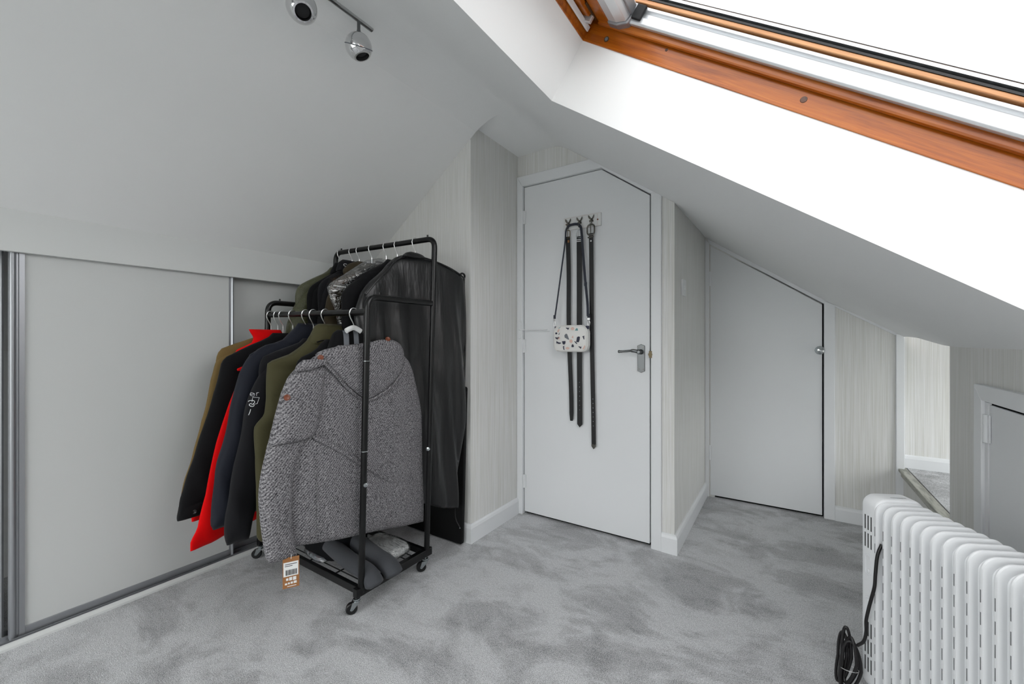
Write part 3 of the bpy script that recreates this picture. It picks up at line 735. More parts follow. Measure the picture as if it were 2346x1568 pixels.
def cloth(levels, xf, nz=40, m=44, e=.62, folds=(), quilt=None, hem=None, jitter=0.0, row=None):
    """closed, padded cloth shape. levels: (z, y_near, y_far, half thickness); xf(y,z): middle of the cloth.
    folds: (amplitude, waves per metre, phase, slant, z where it starts, z where full); hem(s): offset in z along the hem"""
    k = MB(); z1, z0 = levels[0][0], levels[-1][0]; vs = []
    for i in range(nz + 1):
        f = i / nz
        z = z1 + (z0 - z1) * f
        y0, y1, th = interp(levels, z)
        if row == 'front': y1 = max(min(y1, 1.205), y0 + .02)
        if row == 'rear': y0 = min(max(y0, 1.215 - .16 * sm((z - 1.0) / .12)), y1 - .02)
        yc, hw = (y0 + y1) / 2, (y1 - y0) / 2
        endt = min(1, (min(f, 1 - f) * nz + .35) / 1.6) ** .5
        for j in range(m):
            a = 2 * PI * j / m
            cu = math.copysign(abs(cos(a)) ** e, cos(a)); su = math.copysign(abs(sin(a)) ** .8, sin(a))
            y = yc + hw * cu
            zz = z + (hem((cu + 1) / 2) * f ** 3 if hem else 0)
            x = xf(y, zz)
            for am, kk, ph, sl_, za, zb in folds:
                rr = sm((za - zz) / (za - zb + 1e-6)); w_ = sin(2 * PI * kk * (y + sl_ * zz) + ph)
                x += am * rr * (w_ + .35 * sin(2 * PI * kk * 2.3 * (y + sl_ * .6 * zz) + 1.7 * ph))
            t_ = th * endt
            if quilt: t_ *= 1 - quilt[1] * abs(cos(PI * (zz / quilt[0]))) ** 8
            x += t_ * su
            if jitter: x += jitter * random.uniform(-1, 1)
            vs.append((x, y, zz))
    fs = [(i * m + j, i * m + (j + 1) % m, (i + 1) * m + (j + 1) % m, (i + 1) * m + j) for i in range(nz) for j in range(m)]
    fs += [tuple(range(m))[::-1], tuple(nz * m + j for j in range(m))]
    return k.add(vs, fs)
def piece(name, material, parent, levels, xf, **kw):
    return cloth(levels, xf, **kw).build(name, material, parent, smooth=True, angle=75)

def hanger(x, rail_y, rail_z, label, group, col='dark_knit', bar_z=None, half=.13, drop=.065):
    """steel hook over the rail and shaped shoulders inside the garment"""
    h = empty('coat_hanger', (x, rail_y, rail_z), label, 'hanger', group)
    r = .0185; zt = bar_z if bar_z else rail_z - .125
    pts = [(x + .002, rail_y + r * cos(a), rail_z + r * sin(a) - .001) for a in [R(d) for d in range(-25, 181, 17)]]
    pts += [(x, rail_y - r, rail_z - .004), (x, rail_y - r * .82, rail_z - .018), (x, rail_y - r * .35, rail_z - .034), (x, rail_y + .001, rail_z - .048), (x, rail_y + .002, rail_z - .062), (x, rail_y + .002, min(zt, rail_z - .07))]
    k = MB(); k.tube(catmull(pts, 3), .0020, 8); k.build('hook', 'wire_chrome', h, smooth=True)
    k = MB(); k.tube(catmull([(x, rail_y - half, zt - drop), (x, rail_y - half * .55, zt - drop * .42), (x, rail_y, zt), (x, rail_y + half * .55, zt - drop * .42), (x, rail_y + half, zt - drop)], 6),
                     .010, 10, flat=((1, 0, 0), .7)); k.build('shoulder_bar', col, h, smooth=True)
    at(h); return h

def jacket(name, label, cat, group, X, yc, zn, material, half=.235, shoulder=.06, zh=.33, th=.030, sleeve=None, far_sleeve=True, collar=None, hemw=None, xs=0.0, folds=None, neck=.075, quilt=None, sleeve_mat=None, matbits=None):
    """zn: height of the neck; sleeve: list of levels of the near sleeve"""
    g_ = empty(name, (X, yc, zn), label, cat, group)
    hw = hemw or half
    fo = folds or [(.006, 5, X * 9, .12, zn - .1, zh)]
    xf = lambda y, z: X + xs * (y - yc); row = 'rear' if yc > 1.2 else 'front'
    lv = [(zn + .012, yc - neck * .8, yc + neck * .8, .018), (zn - .005, yc - neck, yc + neck, .024), (zn - shoulder * .5, yc - half * .62, yc + half * .62, th * .9), (zn - shoulder, yc - half * .93, yc + half * .93, th * .95),
          (zn - shoulder - .05, yc - half, yc + half, th), (zn - .30, yc - half * .97, yc + half * .97, th), (zh, yc - hw, yc + hw, th * .8)]
    piece('body', material, g_, lv, xf, folds=fo, quilt=quilt, row=row)
    if sleeve:
        piece('sleeve', sleeve_mat or material, g_, sleeve, lambda y, z: X + .004, nz=44, m=30, folds=[(.005, 7, X * 5, .5, zn - .15, zh)], row=row)
        if far_sleeve and row == 'rear':
            fs = [(z, 2 * yc - b_, 2 * yc - a, t_) for z, a, b_, t_ in sleeve]
            fs = [(z, min(a, yc + half + .01), min(b_, yc + half + .07), t_) for z, a, b_, t_ in fs]
            piece('sleeve', sleeve_mat or material, g_, fs, lambda y, z: X - .002, nz=24, m=20)
    if collar:
        piece('collar', collar[0], g_, collar[1], lambda y, z: X, nz=16, m=28, e=.8)
    return g_

GF, GB = 'coats hanging on the front rail', 'coats hanging on the rear rail'
# --- front rail, from the wardrobe towards the doors
o = jacket('tan_coat', 'tan coat at the wardrobe end of the front rail, only its edge showing', 'coat', GF, -2.035, 1.03, 1.075, 'tan_fabric', zh=.40, th=.018,
       sleeve=[(1.01, .862, .96, .012), (.974, .800, .90, .018), (.89, .776, .89, .02), (.72, .742, .85, .018), (.40, .668, .77, .016), (.385, .665, .765, .012)])
at(o)
o = jacket('red_jacket', 'red jacket with upright collar showing behind the black coat', 'jacket', GF, -1.990, 1.03, 1.07, 'red_fabric', half=.19, zh=.40, th=.016,
       sleeve=[(1.0, .92, .98, .012), (.96, .87, .96, .016), (.72, .79, .88, .016), (.345, .69, .76, .014), (.328, .69, .755, .012)],
       collar=('red_fabric', [(1.103, .905, 1.045, .012), (1.09, .912, 1.05, .018), (1.065, .925, 1.06, .022), (1.03, .915, 1.09, .022), (1.01, .93, 1.10, .016)]))
at(o)
o = jacket('black_coat', 'black coat with a buttoned cuff in front of the red collar', 'coat', GF, -1.935, 1.04, 1.075, 'black_fabric', half=.25, shoulder=.085, zh=.38, th=.024,
       sleeve=[(1.015, .862, .98, .014), (.99, .800, .96, .020), (.965, .776, .94, .026), (.84, .748, .91, .030), (.65, .695, .85, .030), (.47, .645, .755, .026), (.405, .630, .71, .024), (.375, .628, .70, .018)])
k = MB(); k.lathe([(.0085, 0), (.0085, .002), (.006, .0035), (.004, .002)], (-1.905, .672, .392), (1, -.55, 0), 16); k.build('cuff_button', 'black_rubber', o, smooth=True)
piece('cuff', 'black_fabric', o, [(.425, .634, .722, .0268), (.415, .632, .72, .0272), (.374, .626, .704, .0262), (.366, .626, .702, .02)], lambda y, z: -1.931, nz=10, m=28)
at(o)
# long red coat: its loose front edge swings out below
g_ = empty('long_red_coat', (-1.875, 1.03, 1.07), 'long bright red coat with a swinging hem between black coat and navy jacket', 'coat', GF)
piece('body', 'red_fabric', g_, [(1.04, .99, 1.10, .014), (.99, .935, 1.24, .018), (.95, .875, 1.27, .02), (.915, .822, 1.27, .02), (.80, .778, 1.26, .02), (.65, .731, 1.26, .022), (.47, .688, 1.26, .022), (.36, .656, 1.25, .022), (.325, .628, 1.24, .02), (.30, .627, 1.22, .016)],
      lambda y, z: -1.872 + .05 * sm((.7 - z) / .45) * sm((.85 - y) / .2), nz=56, m=56, row='front', folds=[(.008, 4.5, 1.0, .3, .8, .3)], hem=lambda s_: -.022 * (1 - abs(2 * s_ - .25)) + .02 * s_)
piece('pocket_tip', 'red_fabric', g_, [(.948, .818, .845, .004), (.938, .795, .84, .006), (.930, .797, .835, .004)], lambda y, z: -1.845, nz=6, m=12)
at(g_)
o = jacket('navy_jacket', 'dark navy jacket with raised collar beside the charcoal jacket', 'jacket', GF, -1.772, 1.045, 1.075, 'navy_fabric', half=.25, shoulder=.075, zh=.37, th=.028,
       sleeve=[(1.05, .93, 1.05, .016), (1.031, .857, 1.02, .022), (.985, .803, .97, .030), (.925, .772, .93, .034), (.81, .743, .90, .034), (.695, .723, .87, .034), (.56, .689, .82, .032), (.40, .679, .77, .03), (.365, .677, .745, .026), (.352, .682, .74, .018)],
       collar=('navy_fabric', [(1.128, 1.005, 1.10, .018), (1.11, .992, 1.12, .028), (1.07, .955, 1.135, .034), (1.04, .93, 1.15, .032), (1.02, .93, 1.15, .02)]))
at(o)
o = jacket('charcoal_jacket', 'charcoal jacket with small white lettering down its sleeve', 'jacket', GF, -1.690, 1.04, 1.05, 'charcoal_fabric', half=.235, zh=.34, th=.026,
       sleeve=[(.985, .87, .98, .014), (.954, .825, .96, .022), (.875, .783, .93, .032), (.80, .757, .90, .034), (.70, .742, .88, .034), (.59, .718, .85, .032), (.42, .692, .79, .030), (.34, .690, .768, .028), (.312, .694, .766, .020)])
mat('white_print', (222, 224, 226), .6)
CHS = [(.985, .87, .98, .014), (.954, .825, .96, .022), (.875, .783, .93, .032), (.80, .757, .90, .034), (.70, .742, .88, .034), (.59, .718, .85, .032)]
def on_sleeve(y, z):
    y0, y1, th_ = interp(CHS, z); cu = min(1, abs((y - (y0 + y1) / 2) / ((y1 - y0) / 2))) ** (1 / .62)
    return (-1.686 + .0045 + th_ * math.sqrt(max(0, 1 - cu * cu)) ** .8, y, z)
def mark(lines, name, r=.0010):
    k = MB()
    for L_ in lines: k.tube([on_sleeve(y, z) for y, z in L_], r, 6)
    return k.build(name, 'white_print', o)
def arcp(cy, cz, ry, rz_, a0, a1): return [(cy + ry * cos(R(a)) - .25 * rz_ * 0 , cz + rz_ * sin(R(a))) for a in range(a0, a1 + 1, 30)]
# small letters e r, a square bracket frame, a figure 2 and a bar
mark([arcp(.7735, .850, .004, .006, 0, 330), [(.7695, .850), (.7775, .851)]], 'letter', .0008)
mark([[(.7815, .845), (.783, .857)], [(.7825, .853), (.786, .857), (.789, .856)]], 'letter', .0008)
mark([[(.768, .823), (.772, .840), (.789, .838), (.781, .816), (.775, .815)]], 'square_frame')
mark([arcp(.769, .823, .0055, .006, -30, 180), [(.774, .820), (.766, .812)], arcp(.767, .812, .0055, .0055, 90, 420)], 'numeral', .0012)
mark([[(.7625, .797), (.760, .786), (.7565, .776)]], 'bar_mark', .0013)
at(o)
# --- olive gilet
o = empty('padded_gilet', (-1.615, 1.04, 1.07), 'olive green padded gilet with high collar', 'gilet', GF)
piece('body', 'olive_fabric', o, [(1.075, .965, 1.12, .03), (1.045, .945, 1.14, .036), (1.00, .884, 1.19, .038), (.969, .800, 1.25, .038), (.93, .796, 1.27, .042), (.82, .794, 1.27, .044), (.776, .788, 1.27, .044), (.735, .752, 1.27, .046), (.65, .754, 1.27, .046), (.40, .760, 1.26, .042), (.33, .762, 1.255, .036), (.312, .775, 1.25, .02)],
      lambda y, z: -1.612, nz=70, m=52, quilt=(.105, .22), folds=[(.004, 6, 0, .2, 1.0, .5)], row='front')
piece('collar', 'olive_fabric', o, [(1.122, 1.00, 1.085, .022), (1.112, .985, 1.105, .034), (1.085, .972, 1.118, .042), (1.05, .955, 1.14, .044), (1.03, .95, 1.145, .03)], lambda y, z: -1.607, nz=18, m=30, e=.85)
k = MB(); k.tube([(-1.565, .965, 1.046), (-1.5685, .985, 1.052), (-1.5665, 1.01, 1.055)], .0025, 6); k.build('collar_seam', 'black_fabric', o)
at(o)
# --- black jacket with striped knit collar, worn under the tweed on the same hanger
o = jacket('striped_collar_jacket', 'black jacket with two grey stripes on its knit collar', 'jacket', GF, -1.492, 1.035, 1.045, 'black_fabric', half=.20, zh=.40, th=.020, neck=.10)
SCX = -1.462
SCL = [(1.094, .985, 1.088, .014), (1.08, .968, 1.10, .020), (1.05, .955, 1.115, .023), (1.02, .945, 1.125, .024), (.99, .94, 1.13, .016)]
piece('collar', 'black_fabric', o, SCL, lambda y, z: SCX, nz=16, m=36, e=.7)
for y in (.998, 1.043):
    k = MB(); n = 10
    zs = [1.091 - i * .006 for i in range(n + 1)]
    def sx(yy, z):
        a, b_, t_ = interp(SCL, z); cu = min(1, abs((yy - (a + b_) / 2) / ((b_ - a) / 2))) ** (1 / .7); return SCX + t_ * math.sqrt(1 - cu * cu) ** .8 + .0012
    for i in range(n):
        k.quad((sx(y, zs[i]), y, zs[i]), (sx(y + .023, zs[i]), y + .023, zs[i]), (sx(y + .023, zs[i + 1]), y + .023, zs[i + 1]), (sx(y, zs[i + 1]), y, zs[i + 1]))
    k.build('collar_stripe', 'stripe_grey', o)
at(o)
# --- grey tweed hooded jacket, seen from the back
TX = -1.432
tw = empty('tweed_jacket', (TX, 1.05, 1.05), 'grey tweed hooded jacket seen from the back, nearest the doors', 'jacket', GF)
txf = lambda y, z: TX - .012 * sm((1.0 - y) / .3)
piece('body', 'tweed', tw, [(1.034, .97, 1.17, .022), (1.015, .93, 1.22, .026), (.99, .87, 1.285, .028), (.955, .835, 1.325, .029), (.90, .825, 1.350, .029), (.84, .822, 1.370, .029), (.70, .80, 1.408, .028), (.49, .782, 1.416, .027), (.30, .785, 1.416, .024), (.272, .785, 1.416, .016)],
      txf, nz=72, m=64, e=.5, folds=[(.0035, 3.0, .6, .3, .9, .4)], hem=lambda s_: .062 - .135 * s_)
slv = [(.975, .845, .90, .012), (.955, .806, .91, .024), (.925, .778, .905, .032), (.87, .754, .898, .036), (.76, .726, .885, .038), (.72, .717, .868, .038), (.70, .713, .850, .034)]
piece('sleeve', 'tweed', tw, slv, lambda y, z: TX + .004, nz=30, m=36)
piece('sleeve', 'tweed', tw, [(.735, .722, .845, .022), (.70, .713, .838, .028), (.614, .695, .800, .030), (.544, .687, .790, .031), (.479, .690, .788, .031), (.40, .698, .792, .030), (.325, .708, .805, .028), (.305, .716, .812, .018)], lambda y, z: TX - .006, nz=36, m=36, hem=lambda s_: .006 - .02 * s_)
piece('sleeve', 'tweed', tw, [(.945, 1.25, 1.33, .014), (.90, 1.27, 1.36, .022), (.75, 1.30, 1.40, .024), (.5, 1.30, 1.405, .022), (.36, 1.31, 1.40, .016)], lambda y, z: TX - .03, nz=20, m=24)
hood = piece('hood', 'tweed', tw, [(1.056, 1.15, 1.215, .010), (1.044, 1.09, 1.245, .018), (1.034, .985, 1.258, .024), (1.020, .905, 1.268, .032), (1.001, .868, 1.275, .036), (.965, .898, 1.276, .037), (.93, .932, 1.270, .037), (.886, .974, 1.235, .034), (.845, 1.025, 1.175, .028), (.822, 1.055, 1.115, .018), (.814, 1.075, 1.095, .008)],
      lambda y, z: TX + .018 + .0 * y, nz=40, m=48, e=.7)
k = MB()
k.tube(catmull([(TX + .030, .872, .990), (TX + .036, .935, .925), (TX + .034, .98, .876), (TX + .032, 1.03, .836), (TX + .032, 1.08, .812), (TX + .040, 1.14, .832), (TX + .046, 1.20, .868), (TX + .044, 1.25, .915), (TX + .030, 1.276, .955)], 6), .0055, 6)
k.build('hood_hem', 'tweed', hood, smooth=True)
for p, ax in (((TX + .040, .752, .862), (.8, -.7, 0)), ((TX + .034, .876, .990), (.7, -.6, .4)), ((TX + .026, 1.185, 1.058), (.8, -.3, .5))):
    k = MB(); k.lathe([(.0105, 0), (.0105, .003), (.008, .0045), (.0045, .003), (.001, .003)], p, ax, 18); k.build('button', 'button_brown', tw, smooth=True)
piece('shoulder_tab', 'tweed', tw, [(.985, .808, .90, .010), (.968, .790, .895, .014), (.955, .782, .86, .012), (.945, .784, .83, .006)], lambda y, z: TX + .036, nz=8, m=20)
# diagonal yoke crease across the back and the long side seam
k = MB(); k.tube(catmull([(TX + .024, .852, .712), (TX + .027, .95, .645), (TX + .0275, 1.076, .549), (TX + .027, 1.18, .470), (TX + .023, 1.285, .425)], 8), [.002] + [.0095] * 31 + [.002], 8, flat=((1, 0, 0), .9)); k.build('back_tuck', 'tweed', tw, smooth=True)
k = MB(); k.tube(catmull([(TX + .0215, .862, .66), (TX + .0235, .868, .50), (TX + .0225, .872, .33)], 6), .0016, 6); k.build('side_seam', 'tweed', tw, smooth=True)
k = MB(); k.tube(catmull([(TX + .022, .812, .362), (TX + .0235, .95, .338), (TX + .024, 1.1, .308), (TX + .023, 1.3, .256), (TX + .018, 1.40, .232)], 6), .0014, 6); k.build('hem_seam', 'tweed', tw, smooth=True)
# swing tag on the sleeve
tgx = TX + .022
def tq(a, b_): return (tgx + .55 * a, .775 + a, .262 + b_)
k = MB(); pr = [(-.022, -.052), (.022, -.052), (.022, .052), (-.022, .052)]
k.prism(pr, lambda p: tq(*p), lambda p: (tq(*p)[0] - .0008, tq(*p)[1] + .0006, tq(*p)[2])); sw = k.build('swing_tag', 'card_brown', tw)
sw['label'] = 'brown card swing tag with white barcode label'
def tagbit(rects, name, material, parent, off):
    k = MB()
    for a0, a1, b0, b1 in rects:
        q4 = [(a0, b0), (a1, b0), (a1, b1), (a0, b1)]
        k.prism(q4, lambda p: tuple(c_ + d_ * off for c_, d_ in zip(tq(*p), (.88, -.48, 0))), lambda p: tuple(c_ + d_ * (off + .0003) for c_, d_ in zip(tq(*p), (.88, -.48, 0))))
    return k.build(name, material, parent)
lb = tagbit([(-.020, .0195, -.012, .036)], 'barcode_label', 'label_white', sw, .0002)
tagbit([(-.014 + i * .0030, -.014 + i * .0030 + (.0016 if i % 3 else .0022), -.008, .010) for i in range(10)] + [(-.016, .016, .028, .030), (-.016, .004, .022, .024)], 'barcode', 'ink_black', lb, .0006)
tagbit([(-.013, -.007, -.026, -.018), (-.005, .003, -.027, -.016), (.005, .014, -.028, -.016), (-.016, -.010, -.040, -.034), (-.008, -.003, -.039, -.033), (-.001, .005, -.039, -.032), (.007, .015, -.039, -.031), (-.010, .014, -.047, -.045)], 'printed_symbols', 'label_white', sw, .0002)
k = MB(); k.tube([tq(0, .046), (tgx, .776, .320), (tgx - .005, .777, .335)], .0009, 6); k.build('tag_cord', 'label_white', sw, smooth=True)
at(tw)

# --- rear rail
o = jacket('bomber_jacket', 'shiny olive bomber jacket at the wardrobe end of the rear rail', 'jacket', GB, -2.03, 1.383, 1.425, 'bomber_olive', half=.245, shoulder=.10, zh=.78, th=.03,
       sleeve=[(1.405, 1.33, 1.40, .014), (1.367, 1.262, 1.40, .026), (1.325, 1.207, 1.37, .036), (1.281, 1.168, 1.34, .042), (1.242, 1.144, 1.31, .045), (1.185, 1.117, 1.28, .046), (1.126, 1.098, 1.25, .046), (1.00, 1.085, 1.22, .044), (.86, 1.09, 1.19, .036), (.80, 1.10, 1.18, .028)],
       collar=('bomber_olive', [(1.445, 1.33, 1.45, .02), (1.425, 1.315, 1.46, .028), (1.40, 1.30, 1.47, .024)]))
at(o)
o = jacket('dotted_black_jacket', 'black jacket with a white dot emblem on its shoulder, rear rail', 'jacket', GB, -1.945, 1.383, 1.425, 'black_fabric', half=.235, shoulder=.11, zh=.80, th=.026,
       sleeve=[(1.40, 1.30, 1.40, .014), (1.358, 1.226, 1.38, .026), (1.29, 1.170, 1.34, .034), (1.20, 1.160, 1.31, .036), (1.0, 1.14, 1.27, .034), (.85, 1.13, 1.22, .028)],
       collar=('black_fabric', [(1.455, 1.30, 1.44, .02), (1.43, 1.285, 1.45, .028), (1.395, 1.27, 1.46, .026)]))
k = MB(); k.lathe([(.0115, 0), (.0115, .002), (.009, .003)], (-1.907, 1.205, 1.292), (1, -.5, .1), 20); k.build('dot_emblem', 'white_print', o, smooth=True)
at(o)
o = jacket('long_black_jacket', 'black jacket with tiny white collar mark, left of the fur hood', 'jacket', GB, -1.87, 1.383, 1.435, 'charcoal_fabric', half=.225, shoulder=.10, zh=.75, th=.026,
       sleeve=[(1.40, 1.28, 1.38, .014), (1.36, 1.209, 1.36, .026), (1.278, 1.173, 1.33, .034), (1.198, 1.162, 1.30, .034), (1.0, 1.15, 1.27, .032), (.85, 1.14, 1.23, .026)],
       collar=('charcoal_fabric', [(1.462, 1.29, 1.42, .02), (1.445, 1.27, 1.45, .03), (1.40, 1.255, 1.46, .03)]))
k = MB()
k.tube([(-1.838, 1.284 + .010 * cos(a), 1.430 + .006 * sin(a)) for a in [R(d) for d in range(40, 330, 20)]], .0012, 6); k.tube([(-1.838, 1.296, 1.433), (-1.838, 1.304, 1.424), (-1.838, 1.312, 1.436)], .0012, 6)
k.build('collar_mark', 'white_print', o)
at(o)
o = jacket('fur_hood_parka', 'brown olive parka with fur trimmed hood, rear rail', 'coat', GB, -1.765, 1.383, 1.42, 'parka_olive', half=.235, shoulder=.10, zh=.62, th=.034,
       sleeve=[(1.38, 1.28, 1.38, .014), (1.33, 1.19, 1.36, .03), (1.25, 1.140, 1.32, .038), (1.1, 1.12, 1.28, .038), (.85, 1.10, 1.22, .03)],
       collar=('parka_olive', [(1.445, 1.30, 1.46, .02), (1.425, 1.255, 1.48, .035), (1.39, 1.225, 1.49, .042), (1.36, 1.235, 1.49, .03)]))
fur = MB(); random.seed(3)
fpath = catmull([(-1.735, 1.155, 1.312), (-1.722, 1.19, 1.330), (-1.715, 1.23, 1.348), (-1.712, 1.28, 1.352), (-1.720, 1.34, 1.348)], 8)
fur.tube(fpath, .016, 10)
for p in fpath:
    for q in range(26):
        a = random.uniform(0, 2 * PI); d = Vector((cos(a) * .8, -.35 + random.uniform(-.5, .3), sin(a))).normalized(); b0 = Vector(p) + d * .012; l_ = random.uniform(.014, .03)
        sd = d.cross(Vector((.3, .5, .8))).normalized() * .0011
        fur.add([b0 - sd, b0 + sd, b0 + d * l_ + Vector((0, -.004, -.004))], [(0, 1, 2)])
fu = fur.build('fur_trim', 'fur', o); fu['kind'] = 'stuff'
at(o)
o = jacket('covered_black_suit', 'black suit under a clear polythene cover, rear rail', 'suit', GB, -1.655, 1.383, 1.425, 'black_fabric', half=.225, shoulder=.10, zh=.70, th=.026)
cov = piece('polythene_cover', 'clear_polythene', o, [(1.450, 1.33, 1.42, .016), (1.43, 1.26, 1.50, .026), (1.39, 1.20, 1.56, .034), (1.34, 1.13, 1.62, .036), (1.288, 1.062, 1.64, .036), (1.24, 1.070, 1.64, .036), (1.185, 1.093, 1.64, .036), (1.0, 1.13, 1.64, .036), (.6, 1.14, 1.63, .034)],
      lambda y, z: -1.640, nz=40, m=44, row='rear', folds=[(.007, 9, .5, .5, 1.3, 1.1)])
k = MB(); random.seed(5)
for i in range(11):
    y = 1.064 + i * .0055; k.box((-1.606, y, 1.284), (-1.604, y + .0035 * random.uniform(.5, 1.1), 1.288))
k.build('perforated_edge', 'label_white', cov)
at(o)
o = jacket('black_overcoat', 'black overcoat squeezed between the polythene cover and the garment bag', 'coat', GB, -1.575, 1.383, 1.425, 'black_fabric', half=.25, shoulder=.10, zh=.60, th=.028,
       sleeve=[(1.38, 1.24, 1.36, .014), (1.31, 1.14, 1.33, .03), (1.25, 1.085, 1.29, .036), (1.18, 1.085, 1.27, .036), (.9, 1.09, 1.23, .03)])
at(o)
# large glossy garment bag nearest the doors
BX = -1.462
def bxf(y, z): return BX - .030 + .105 * sm((y - 1.22) / .42) + .010 * sm((.6 - z) / .4) * sm((y - 1.5) / .1)
gb = empty('garment_bag', (BX, 1.383, 1.44), 'large glossy black garment bag at the door end of the rear rail', 'garment bag', GB)
piece('cover', 'bag_black', gb, [(1.444, 1.32, 1.43, .014), (1.436, 1.30, 1.475, .020), (1.42, 1.28, 1.52, .026), (1.395, 1.255, 1.585, .030), (1.375, 1.238, 1.632, .031), (1.36, 1.222, 1.648, .032), (1.30, 1.155, 1.655, .034), (1.22, 1.10, 1.66, .034), (1.14, 1.08, 1.668, .034), (1.02, 1.12, 1.665, .034), (.95, 1.20, 1.664, .033), (.78, 1.30, 1.655, .032), (.50, 1.35, 1.63, .030), (.30, 1.39, 1.602, .026), (.235, 1.42, 1.598, .018)],
      bxf, nz=90, m=110, e=.55, folds=[(.0095, 4.6, .4, .22, 1.43, 1.0), (.0065, 10.5, 1.4, .12, 1.42, .9), (.007, 3.1, 2.0, -.25, 1.2, .4)], hem=lambda s_: .05 * (1 - s_) ** 2 - .02 * s_)
def edge(pts, r=.0042, name='piping'):
    k = MB(); k.tube(catmull(pts, 8), r, 8); k.build(name, 'bag_black', gb, smooth=True)
edge([(bxf(1.12, 1.3) + .020, 1.125, 1.245), (bxf(1.17, 1.3) + .026, 1.175, 1.305), (bxf(1.23, 1.36) + .027, 1.235, 1.362), (bxf(1.285, 1.42) + .022, 1.288, 1.418), (bxf(1.36, 1.44) + .018, 1.36, 1.446), (bxf(1.45, 1.44) + .02, 1.45, 1.436), (bxf(1.55, 1.41) + .018, 1.55, 1.408), (bxf(1.62, 1.38) + .018, 1.62, 1.380), (bxf(1.648, 1.37) + .012, 1.648, 1.368)])
edge([(bxf(1.62, 1.37) + .010, 1.612, 1.382), (bxf(1.64, 1.39) + .012, 1.632, 1.394), (bxf(1.65, 1.38) + .012, 1.652, 1.384), (bxf(1.66, 1.34), 1.660, 1.345), (bxf(1.67, 1.14), 1.671, 1.14), (bxf(1.665, .9), 1.666, .90), (bxf(1.655, .7), 1.655, .70)], .005)
piece('neck_flap', 'bag_black', gb, [(1.463, 1.35, 1.40, .010), (1.455, 1.325, 1.43, .016), (1.435, 1.30, 1.46, .02)], lambda y, z: BX + .015, nz=8, m=20)
at(gb)

# hangers
i = 0
FRONT = [(-2.052, 'tan coat'), (-1.990, 'red collared jacket'), (-1.945, 'black coat'), (-1.862, 'long red coat'), (-1.757, 'navy jacket'), (-1.700, 'charcoal jacket'), (-1.612, 'olive gilet'), (-1.423, 'tweed jacket')]
def rz(x, z): return lean((x - .035 * z, 0, z))[2]
for x, nm in FRONT:
    lab = 'steel hook hanger holding the %s on the front rail' % nm
    if 'tweed' in nm: hanger(x, RY0, rz(x, FZ), 'white topped hanger holding the tweed jacket on the front rail', 'hangers on the front rail', 'label_white', 1.103, .034, .014)
    else: hanger(x, RY0, rz(x, FZ), lab, 'hangers on the front rail')
BACK = [(-2.025, 'olive bomber jacket'), (-1.925, 'black jacket with white dot'), (-1.865, 'black jacket with collar mark'), (-1.765, 'fur hood parka'), (-1.655, 'polythene covered suit'), (-1.575, 'black overcoat'), (-1.452, 'garment bag')]
for x, nm in BACK:
    hanger(x, RY1, rz(x, BZ), 'steel hook hanger holding the %s on the rear rail' % nm, 'hangers on the rear rail', half=.03 if 'bag' in nm else .13)

# ---------------------------------------------------------------- flat black case standing behind the rack
cs = empty('flat_case', (-1.65, 1.66, 0), 'large flat black zip case standing on the carpet against the papered wall', 'case')
def cq(a, b_, d): return (-1.385 - a, 1.640 + .030 * (b_ / .8) + d, b_)      # leans back onto the wall
k = MB(); pr = [(x + .27, z + .41) for x, z in rrect(.54, .805, .012, 4)]
k.prism(pr, lambda p: cq(p[0], p[1], 0), lambda p: cq(p[0], p[1], .020)); body = k.build('case_body', 'case_black', cs, bevel=.004)
k = MB(); k.tube([cq(.004, z, .010) for z in (.02, .2, .4, .6, .79)], .0045, 8); k.build('zip_edge', 'black_rubber', cs, smooth=True)
k = MB(); k.tube(catmull([cq(.045, .30, -.002), cq(.046, .18, -.002), cq(.040, .13, -.002), cq(.012, .095, -.002)], 6), .0028, 6); k.build('pocket_seam', 'black_rubber', cs, smooth=True)
k = MB(); k.lathe([(.004, 0), (.004, .003)], cq(.010, .093, -.003), (0, -1, 0), 10); k.build('rivet', 'zinc', cs)
at(cs)

# ---------------------------------------------------------------- things on the wire shelf
ZS = ZB + .0265
kn = empty('grey_jumper', (-1.5, 1.1, ZS), 'grey ribbed jumper on the wire shelf, both sleeves folded over the end bar', 'jumper')
def sleeve_tube(pts, rw, name, sq=.45):
    """flattened knitted tube lying along pts"""
    k = MB(); P = catmull(pts, 6); n = len(P); rr = [rw * (.55 if i == n - 1 else .86 if i == n - 2 else 1) for i in range(n)]
    k.tube(P, rr, 20, flat=((0, 0, 1), sq)); return k.build(name, 'grey_knit', kn, smooth=True, angle=80)
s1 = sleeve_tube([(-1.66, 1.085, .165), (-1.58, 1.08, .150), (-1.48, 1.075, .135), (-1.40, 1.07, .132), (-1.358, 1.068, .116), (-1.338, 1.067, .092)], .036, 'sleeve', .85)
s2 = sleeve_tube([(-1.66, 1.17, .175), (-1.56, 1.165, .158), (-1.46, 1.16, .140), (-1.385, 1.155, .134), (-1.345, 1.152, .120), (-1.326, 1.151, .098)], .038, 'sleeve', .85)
k = MB(); k.tube([(-1.62, 1.052, .163), (-1.56, 1.052, .155), (-1.47, 1.055, .142), (-1.40, 1.055, .132), (-1.375, 1.062, .128)], .0014, 6); k.build('sleeve_seam', 'dark_knit', s1, smooth=True)
k = MB(); k.tube(catmull([(-1.64, 1.06, .163), (-1.635, 1.085, .182), (-1.64, 1.115, .170)], 5), .002, 6); k.build('sleeve_seam', 'dark_knit', s1, smooth=True)
k = MB(); k.tube(catmull([(-1.60, 1.125, .158), (-1.592, 1.165, .188), (-1.60, 1.205, .162)], 5), .002, 6); k.build('sleeve_seam', 'dark_knit', s2, smooth=True)
